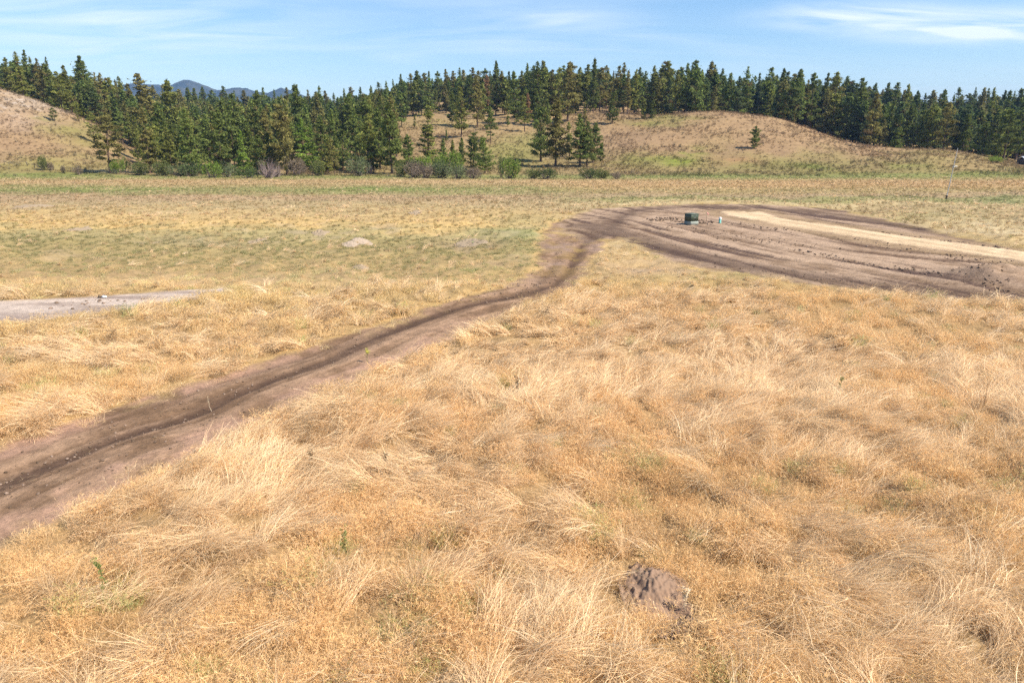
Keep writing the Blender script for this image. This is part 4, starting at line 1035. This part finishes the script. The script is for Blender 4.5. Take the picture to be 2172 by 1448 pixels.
# ---- service pedestal and flagged stake
t = thing('utility_pedestal', at(1527, 472, -.03), 'small teal service pedestal with a white cap right of the green cabinet', 'pedestal')
th = np.arange(12)*math.pi/6
def lathe(prof_):
    V = [(r*math.cos(a), r*math.sin(a), z) for r, z in prof_ for a in th]; Fq = [(k*12+i, k*12+(i+1) % 12, k*12+12+(i+1) % 12, k*12+12+i) for k in range(len(prof_)-1) for i in range(12)]
    return V, Fq
part('body', lathe([(.15,0),(.15,.03),(.125,.05),(.125,.42),(.0,.42)]), M_TEAL, t, True); part('cap', lathe([(.0,.415),(.145,.415),(.15,.44),(.145,.55),(.10,.61),(.0,.63)]), M_WHITE, t, True)
t = thing('survey_stake', at(1498, 468, -.03), 'thin survey stake with a faded pink ribbon between cabinet and pedestal', 'stake')
part('stake', box(0, 0, 0, .05, .03, 1.0, .006), M_WOOD, t)
rb = [(0.03, -.02, .95), (.10, -.04, .93), (.16, -.02, .86), (.19, -.05, .72), (.0, -.02, .88), (.07, -.05, .85), (.12, -.02, .79), (.15, -.05, .66)]
part('ribbon', ([*rb, *[(a, b+.012, c) for a, b, c in rb]], [(0,1,5,4),(1,2,6,5),(2,3,7,6),(8,12,13,9),(9,13,14,10),(10,14,15,11),(0,8,9,1),(1,9,10,2),(2,10,11,3),(4,5,13,12),(5,6,14,13),(6,7,15,14)]), M_PINK, t)
# ---- mast
M_DARKW = mat_plain('creosoted_wood', (.06,.045,.035), .9, .3, 6)
bx_, by_, bz_ = at(2007, 422, -.1); px_m = math.hypot(by_, CAMH)/1500
t = thing('mast', (bx_, by_, bz_), 'tall thin pale grey mast leaning slightly right in the field before the low hump', 'pole')
H_ = 107*px_m; lx = 6*px_m
part('pole', chain([(0,0,.3),(lx*.33,0,H_*.35),(lx*.66,0,H_*.68),(lx,0,H_)], [.06,.055,.05,.04], 8), mat_plain('weathered_aluminium', (.42,.42,.44), .45, .15, 3, .5, .05), t, True)
part('foot', chain([(-.005,0,-.2),(0.005,0,.62)], [.15,.14], 8), M_DARKW, t, True)
part('collar', chain([(lx*.62,0,H_*.63),(lx*.635,0,H_*.655)], [.13,.13], 8), M_STEEL, t, True)
part('bracket', box(lx*.63+.28, 0, H_*.645, .50, .10, .09, .01), M_WHITE, t)
# ---- shed at the right edge
dS = surface_at(2172, 349, 176, 300) or 245
xs = (2187-1086)/1507*dS; zs = float(ground_z(xs, dS)[0])
t = thing('shed', (xs, dS, zs-.2), 'low shed with a white roof at the right edge below the dark pines', 'shed', None, .15)
part('wall', box(0, 0, 0, 4.6, 3.4, 1.9, .02), mat_plain('shed_boards', (.10,.085,.075), .9, .2, 2), t)
part('roof', ([(-2.6,-2.0,1.75),(2.6,-2.0,1.75),(2.6,0,2.75),(-2.6,0,2.75),(-2.6,2.0,1.75),(2.6,2.0,1.75),(-2.6,-2.0,1.67),(2.6,-2.0,1.67),(2.6,0,2.67),(-2.6,0,2.67),(-2.6,2.0,1.67),(2.6,2.0,1.67)],
     [(0,1,2,3),(3,2,5,4),(7,6,9,8),(8,9,10,11),(0,6,7,1),(4,5,11,10),(0,3,9,6),(3,4,10,9),(1,7,8,2),(2,8,11,5)]), M_WHITE, t)
part('door', box(-.6, -1.715, 0.15, .9, .04, 1.5, .008), mat_plain('shed_door', (.05,.045,.04), .9, .2, 2), t)
# ---- wire fence
t = thing('wire_fence', at(40, 372), 'old wire fence with leaning dark posts along the foot of the left hill', 'fence')
fx0, fy0, fz0 = t.location; rf = random.Random(3); tops = []
for k, (u, vb) in enumerate([(-60,352),(-28,351),(2,351),(28,352),(50,352),(64,356),(104,361),(140,365),(172,368),(205,370),(262,371),(300,373)]):
    d = surface_at(u, vb, 171, 240) or 176
    x = (u-1086)/1507*d; z = float(ground_z(x, d)[0]); hh = 1.35*rf.uniform(.85, 1.1); lean = rf.uniform(-.14, .14) if k != 4 else -.3
    r = .085 if k in (4, 5) else .055
    part('post', chain([(x-fx0, d-fy0, z-fz0-.2), (x-fx0+lean*.5, d-fy0, z-fz0+hh*.6), (x-fx0+lean, d-fy0, z-fz0+hh)], [r*1.05, r, r*.9], 6), M_DARKW, t)
    tops.append((x-fx0, d-fy0, z-fz0, hh, lean))
for f in (.35, .62, .9):
    part('wire', chain([(a+l*f, b-.06, c+h*f) for a, b, c, h, l in tops], [.008]*len(tops), 3), M_STEEL, t)
# ---- earth mounds
def mound(u, v, rx, ry, h, mat, label, seed, crumbs=24, group='earth mounds thrown up in the field', peak=(0, 0), rough=.35, sharp=1.0):
    x0, y0, z0 = at(u, v); n = 72; g = np.linspace(-1.15, 1.15, n); X, Y = np.meshgrid(g, g)
    r = np.hypot(X-peak[0]*np.exp(-(X**2+Y**2)), Y-peak[1]*np.exp(-(X**2+Y**2)))
    r = r*(1+.35*(fbm(X*1.6+seed, Y*1.6, seed, 3)-.5)*2)
    hgt = np.clip(1-r, 0, 1)**(.85*sharp); rd = 1-np.abs(2*fbm(X*3.4+seed*3, Y*2.6+seed, seed+5, 4)-1)
    Z = h*hgt*(1-rough+rough*2*rd*rd) + h*.55*(fbm(X*9, Y*9, seed+9, 4, .65)-.5)*(hgt > 0)
    xx = X.ravel()*rx; yy = Y.ravel()*ry; gz = ground_z(xx+x0, yy+y0)-z0
    Z = Z.ravel()+gz+np.where(hgt.ravel() > 0, .015, -.12)
    i = (np.arange(n-1)[:, None]*n+np.arange(n-1)[None, :]).ravel(); Fc = np.stack([i, i+1, i+n+1, i+n], 1)
    t = link('dirt_mound', mesh_from('dirt_mound', np.stack([xx, yy, Z], 1), Fc, mat, smooth=(mat is not M_SOIL)), None, (x0, y0, z0)); tag(t, label, 'mound', group)
    assert 4 <= len(label.split()) <= 16, label
    return t
mound(1402, 1252, .66, .80, .24, M_SOIL, 'ridged heap of fresh purplish soil in the foreground straw', 3, peak=(-.25, .30), rough=.30, sharp=.75)
mound(768, 516, .95, 1.0, .36, M_PSOIL, 'smooth pale earth mound standing alone in the green part of the field', 8, rough=.15)
mound(742, 521, .75, .7, .20, M_PSOIL, 'low pale mound touching the left side of the smooth pale one', 9, rough=.2)
mound(682, 497, .9, 1.5, .20, M_MSOIL, 'flat crumbly pale earth patch behind and left of the two smooth mounds', 10, rough=.5)
mound(1000, 514, 1.3, 2.2, .12, M_MSOIL, 'broad flat heap of reddish clods between pale mounds and the track', 12, rough=.7)
mound(766, 566, .5, .8, .09, M_MSOIL, 'small flat pale dirt patch nearer than the pale mounds', 14, rough=.5)
mound(158, 490, 1.1, 1.6, .18, M_MSOIL, 'thin pale earth mound in the golden band at the far left', 15, rough=.4)
mound(545, 513, .7, 1.3, .13, M_MSOIL, 'faint pale earth patch left of the crumbly one', 16, rough=.5)
mound(68, 439, 1.8, 3.2, .22, M_MSOIL, 'far off greyish dirt patch at the left edge of the field', 17, rough=.4)
mound(880, 452, .9, 1.4, .18, M_MSOIL, 'small brown mound far out in the orange band left of the track', 18, rough=.4)
# ---- clods of soil
def clod_mesh(seed):
    rng = np.random.default_rng(seed); P = []; 
    for z, k, r in ((-1, 1, 0), (-.55, 6, .8), (.1, 6, 1.0), (.65, 6, .7), (1, 1, 0)):
        for i in range(k): a = i*math.pi/3+rng.uniform(-.2, .2); q = r*rng.uniform(.7, 1.25); P.append((q*math.cos(a), q*math.sin(a), z*rng.uniform(.6, .9)))
    Fq = []
    for i in range(6): j = (i+1) % 6; Fq += [(0, 1+j, 1+i), (1+i, 1+j, 7+j), (1+i, 7+j, 7+i), (7+i, 7+j, 13+j), (7+i, 13+j, 13+i), (13+i, 13+j, 19)]
    return mesh_from('clod', np.array(P)*.5, Fq, M_CLOD_I)
m_, nt_, out_ = nodes_of('loose_soil'); a_ = N(nt_, 'ShaderNodeAttribute', attribute_name='tint', attribute_type='INSTANCER'); bsdf(nt_, out_, a_.outputs['Color'], .98, None, 0, 0, .05); M_CLOD_I = m_
def build_clods():
    rng = np.random.default_rng(23); coll = hidden_collection('clod', [clod_mesh(i) for i in range(6)])
    L = [(G([(1385,470),(1410,462),(1445,470)]), 1.0, 190, .16), (G([(1484,468),(1500,474),(1516,470)]), .8, 130, .16), (G([(1545,472),(1600,482),(1655,486),(1710,492)]), 1.3, 160, .12),
         (G([(1780,500),(1870,520),(1960,536),(2040,546),(2120,556)]), 1.4, 150, .12), (G([(1780,484),(1873,493),(1957,504),(2073,519),(2150,531)]), .45, 160, .14),
         (G([(1686,530),(1740,540),(1800,553),(1860,563),(1938,574),(2000,585)]), .8, 260, .11), (G([(2030,556),(2075,545),(2150,560),(2172,600)]), 1.5, 200, .08), (G([(2080,580),(2078,600),(2110,608),(2160,610)]), 1.1, 150, .09),
         (G([(1420,480),(1500,492),(1600,506),(1700,520)]), 2.0, 380, .10), (G([(0,1040),(200,950),(400,870),(600,790),(800,705)]), 1.5, 700, .050), (G([(120,648),(200,636),(320,632)]), 1.0, 60, .10),
         (G([(1280,486),(1378,512),(1555,560),(1750,590),(2172,630)]), 1.8, 450, .08), (G([(930,640),(1050,620),(1150,595),(1200,550),(1260,480)]), 1.2, 500, .07), ([(MOUND[0]-.3, MOUND[1]-.6), (MOUND[0]+.35, MOUND[1]-.45)], .50, 900, .075), (G([(985,516),(1020,512)]), 1.0, 160, .12)]
    P = []; Sz = []; T = []
    for line, sp, n, sz in L:
        line = np.array(line); seg = rng.integers(0, len(line)-1, n); f = rng.uniform(0, 1, n)[:, None]
        q = line[seg]*(1-f)+line[seg+1]*f+rng.normal(0, sp*.6, (n, 2)); P.append(q)
        Sz.append(sz*rng.uniform(.12, 1.0, n)**2*1.9); T.append(lerp((.10,.068,.045), (.28,.20,.15), rng.uniform(0, 1, n)**1.2))
    P = np.concatenate(P); s = np.concatenate(Sz); T = np.concatenate(T); n = len(P)
    z, m = ground_all(P[:, 0], P[:, 1]); ok = (m['bare'] > -.6) | (s > .0) & (P[:, 1] < 20) & (np.hypot(P[:, 0]-MOUND[0], P[:, 1]-MOUND[1]) < 1.2) | (P[:, 1] > 50)
    ok &= m['sn'] < .05
    rot = rng.uniform(-.5, .5, (n, 3)); rot[:, 2] = rng.uniform(0, 6.28, n); sc = np.stack([s, s*rng.uniform(.7, 1.1, n), s*.8], 1)
    scatter('soil_clods', coll, np.stack([P[:, 0], P[:, 1], z+s*.15], 1)[ok], rot[ok], sc[ok], rng.integers(0, 6, n)[ok], T[ok], M_CLOD_I)
build_clods()
# ---- straw scraps on the bare track
def build_scraps():
    rng = np.random.default_rng(29); n = 5200
    y = np.sqrt(rng.uniform(6**2, 50**2, n)); x = rng.uniform(-.85, .3, n)*y; z, m = ground_all(x, y)
    e = np.exp(-((m['st'])/.7)**2); ok = (m['st'] > -.2) & (rng.uniform(size=n) < .10+.8*e)
    x, y, z = x[ok], y[ok], z[ok]; n = len(x); rot = rng.normal(0, .1, (n, 3)); rot[:, 2] = rng.uniform(0, 6.28, n)
    me = tuft('grass', [blades(np.random.default_rng(5), 9, .22, .22, .006, 1.45, .08, 9, .1, 2)])
    s = rng.uniform(.5, 1.2, n); tint = lerp((.52,.38,.18), (.75,.58,.36), rng.uniform(0, 1, n))
    scatter('straw_scraps', hidden_collection('scrap', [me]), np.stack([x, y, z+.01], 1), rot, np.stack([s, s, s*.5], 1), np.zeros(n), tint, M_GRASS)
build_scraps()
# ---- weeds, stalks and dark dead clumps
def own_mat(name, col, trans=.2):
    m, nt, out = nodes_of(name); sh = N(nt, 'ShaderNodeAttribute', attribute_name='shade'); rgb = N(nt, 'ShaderNodeRGB'); rgb.outputs[0].default_value = (*col, 1)
    c = scale_rgb(nt, rgb.outputs[0], sh.outputs['Fac']); d = N(nt, 'ShaderNodeBsdfDiffuse'); nt.links.new(c, d.inputs['Color']); tr = N(nt, 'ShaderNodeBsdfTranslucent'); nt.links.new(c, tr.inputs['Color'])
    mx = N(nt, 'ShaderNodeMixShader'); mx.inputs[0].default_value = trans; nt.links.new(d.outputs[0], mx.inputs[1]); nt.links.new(tr.outputs[0], mx.inputs[2]); nt.links.new(mx.outputs[0], out.inputs['Surface']); return m
WEEDM = {'green': own_mat('weed_green', (.16,.20,.06)), 'dark': own_mat('dead_brown', (.13,.09,.05)), 'yellow': own_mat('weed_flower', (.55,.52,.12)), 'pale': own_mat('bleached_straw', (.80,.66,.46)), 'brown': own_mat('brown_clump', (.26,.17,.08))}
def stalk(u, v, hpx, col, label, seed, leafy=True, lean=(.0, .0)):
    x, y, z = at(u, v, -.03); s = math.hypot(y, CAMH)/1500; h = hpx*s; rng = np.random.default_rng(seed)
    t = thing('weed' if col in ('green', 'yellow') else 'dry_stalk', (x, y, z), label, 'weed' if col in ('green', 'yellow') else 'stalk', 'weeds and stalks standing in the straw', rng.uniform(-.3, .3))
    wob = rng.normal(0, .02, (6, 2)).cumsum(0); pts = [(wob[k, 0]+lean[0]*h*k/5, wob[k, 1]+lean[1]*h*k/5, h*k/5) for k in range(6)]
    r = .0055*max(1, y/16); parts = [chain(pts, [r, r*.9, r*.8, r*.7, r*.55, r*.3], 5)]
    for k in range(9 if leafy else 4):
        f = rng.uniform(.3, .95)*5; i = int(f); p = np.array(pts[i])*(1-(f-i))+np.array(pts[min(i+1, 5)])*(f-i); a = rng.uniform(0, 6.28); L = h*rng.uniform(.12, .26)
        e = p+np.array([math.cos(a)*L*.5, math.sin(a)*L*.5, L*.7]); parts.append(chain([p, (p+e)/2+np.array([0, 0, -.01]), e], [r*.5, r*.4, r*.2], 4))
    V, Fq = join(parts); V = np.array(V); base = 'green' if col == 'yellow' else col
    o = link('stem', mesh_from('stem', V, Fq, WEEDM[base], {'shade': ('FLOAT', np.ones(len(V)))}), t)
    if leafy:
        q = V[V[:, 2] > h*(.62 if col == 'yellow' else .25)]; P = q[rng.integers(len(q), size=110)]+rng.normal(0, .035 if col == 'yellow' else .018, (110, 3))
        LV_, LF = leaf_cloud(rng, P, .045*max(1, y/20), .3, aspect=2.0)
        link('flower_head' if col == 'yellow' else 'leaves', mesh_from('leaves', LV_, LF, WEEDM[col], {'shade': ('FLOAT', np.repeat(rng.uniform(.7, 1.3, 110), 3))}), t)
    return t
stalk(779, 765, 34, 'yellow', 'single yellow flowered weed on the near edge of the track', 1)
stalk(228, 1290, 95, 'green', 'tall thin green weed standing in the straw near the lower left corner', 2)
stalk(742, 1180, 90, 'green', 'grey green upright weed in the foreground straw left of centre', 3)
stalk(1731, 836, 22, 'green', 'left one of three small green weeds on the flattened straw at right', 4)
stalk(1781, 842, 34, 'green', 'middle and tallest of three green weeds on the flattened straw at right', 5)
stalk(1819, 828, 24, 'green', 'right one of three small green weeds on the flattened straw at right', 6)
stalk(448, 862, 36, 'pale', 'thin bleached stalk standing on the bare track', 7, False, (-.12, 0))
stalk(281, 1045, 72, 'pale', 'tall bleached stalk at the near edge of the track, lower left', 8, False, (.06, 0))
stalk(484, 1094, 54, 'pale', 'bleached stalk in front of the dark dead clump at left', 9, False)
stalk(305, 1235, 90, 'pale', 'pale stalk bending in the straw, lower left', 10, False, (.05, 0))
stalk(660, 1000, 44, 'dark', 'dark stalk standing right of the dark dead clump', 11)
stalk(818, 985, 34, 'dark', 'short dark stalk in the bright matted straw near the centre', 12)
stalk(1584, 862, 30, 'dark', 'dark stalk on the flattened straw left of the three green weeds', 13, False)
stalk(1722, 935, 50, 'dark', 'dark leaning stalk below the three green weeds', 14, False, (.2, 0))
stalk(1905, 960, 60, 'dark', 'thin dark stalk below the black burrow hollow', 15, False, (.1, 0))
stalk(2085, 875, 62, 'dark', 'thin dark stalk near the right edge, mid foreground', 16, False)
stalk(1098, 850, 48, 'dark', 'reddish dark stalk in the middle of the bright matted straw', 17)
stalk(940, 790, 40, 'dark', 'dark stalk beside the track, upper middle of the matted straw', 18, False, (-.06, 0))
stalk(1452, 1290, 70, 'pale', 'bleached forked twig standing right beside the fresh soil heap', 19, True, (.1, 0))
stalk(1780, 1010, 80, 'pale', 'bleached branched stalk standing in the right foreground', 20, False, (.0, 0))
stalk(1530, 960, 36, 'dark', 'dark stalk in pale straw right of centre', 21, False)
def clump(u, v, size, col, label, seed, n=150):
    x, y, z = at(u, v, -.05); s = math.hypot(y, CAMH)/1500*size/40; r = np.random.default_rng(seed)
    V, Fq, sh, hd = blades(r, n, .35, .85, .010*max(1, y/18), .45, .25, 9, .8, 4, 1)
    me = mesh_from('grass_clump', V*np.array([1, 1, .9])*s, Fq, WEEDM[col], {'shade': ('FLOAT', sh)}); o = link('grass_clump', me, None, (x, y, z))
    assert 4 <= len(label.split()) <= 16, label
    tag(o, label, 'grass clump', 'clumps that stand out of the straw')
clump(518, 1072, 44, 'brown', 'large dark brown dead grass clump in the left foreground', 1, 240)
clump(492, 1080, 28, 'dark', 'blackish flattened clump against the left of the large brown clump', 2)
clump(1938, 735, 26, 'dark', 'dark tilted clump in the upper right straw', 3)
clump(1868, 830, 18, 'dark', 'nearly black burrow hollow clump in the right straw', 4)
clump(152, 838, 22, 'brown', 'brown clump in the grass beyond the track at far left', 5)
clump(1990, 858, 20, 'green', 'small dark green clump right of the black burrow hollow', 6)
clump(932, 1042, 16, 'dark', 'small black clump in the central straw', 7)
clump(1278, 1110, 34, 'brown', 'dark brown clump up and left of the fresh soil heap', 8, 200)
clump(1990, 1240, 38, 'brown', 'dark brown hollow clump in the lower right straw', 9, 200)
clump(495, 634, 30, 'green', 'fresh green clump at the right tip of the pale dirt strip', 10, 200)
clump(330, 648, 20, 'green', 'green clump along the near side of the pale dirt strip', 11, 160)
clump(1730, 672, 18, 'green', 'faint green clump in the far part of the right straw', 12)
for (u, v, sz, lab, sd) in [(388, 798, 40, 'bright upright clump of bleached stems leaning on the track edge', 21), (60, 900, 40, 'bleached stems leaning right at the track edge, far left', 22), (200, 862, 36, 'bleached bent stems along the upper track edge', 23),
     (1200, 960, 34, 'whitish shining tuft in the middle of the matted straw', 24), (1990, 1075, 40, 'pale shining tuft at the right edge of the foreground', 25), (1375, 782, 22, 'small white forked tuft in the upper matted straw', 26), (620, 1420, 46, 'bleached upright stems at the bottom edge left of centre', 27), (1130, 1440, 46, 'pale stiff stems at the bottom edge of the picture', 28), (490, 960, 40, 'tall pale stems arching beside the near track edge', 29)]:
    clump(u, v, sz, 'pale', lab, sd, 110)
# ---- the bleached stick and the litter
x, y, z = at(962, 1082, .22)
o = link('stick', mesh_from('stick', *chain([(-.36, -.12, 0), (-.1, -.03, .02), (.15, .04, .015), (.40, .17, .06)], [.014, .015, .012, .006], 6), mat_plain('bleached_wood', (.74,.62,.47), .8, .12, 9)), None, (x, y, z)); tag(o, 'bleached straight stick lying on the straw in the centre foreground', 'stick')
x, y, z = at(221, 629, .0); rg = np.random.default_rng(4)
V, Fq = lathe([(.0, .0), (.13, .01), (.17, .06), (.13, .13), (.06, .16), (.0, .165)]); V = np.array(V)*np.array([.85, .62, .7])+rg.normal(0, .016, (len(V), 3))
o = link('plastic_bag', mesh_from('plastic_bag', V, Fq, M_WHITE), None, (x, y, z)); tag(o, 'small crumpled white plastic bag lying on the pale dirt strip', 'litter')
V, Fq = lathe([(.0, .0), (.09, .01), (.11, .04), (.07, .09), (.0, .10)]); V = np.array(V)+rg.normal(0, .012, (len(V), 3))
o = link('stone', mesh_from('stone', V, Fq, M_DARKW), None, at(211, 629, -.01)); tag(o, 'small dark stone next to the white bag on the pale strip', 'stone')
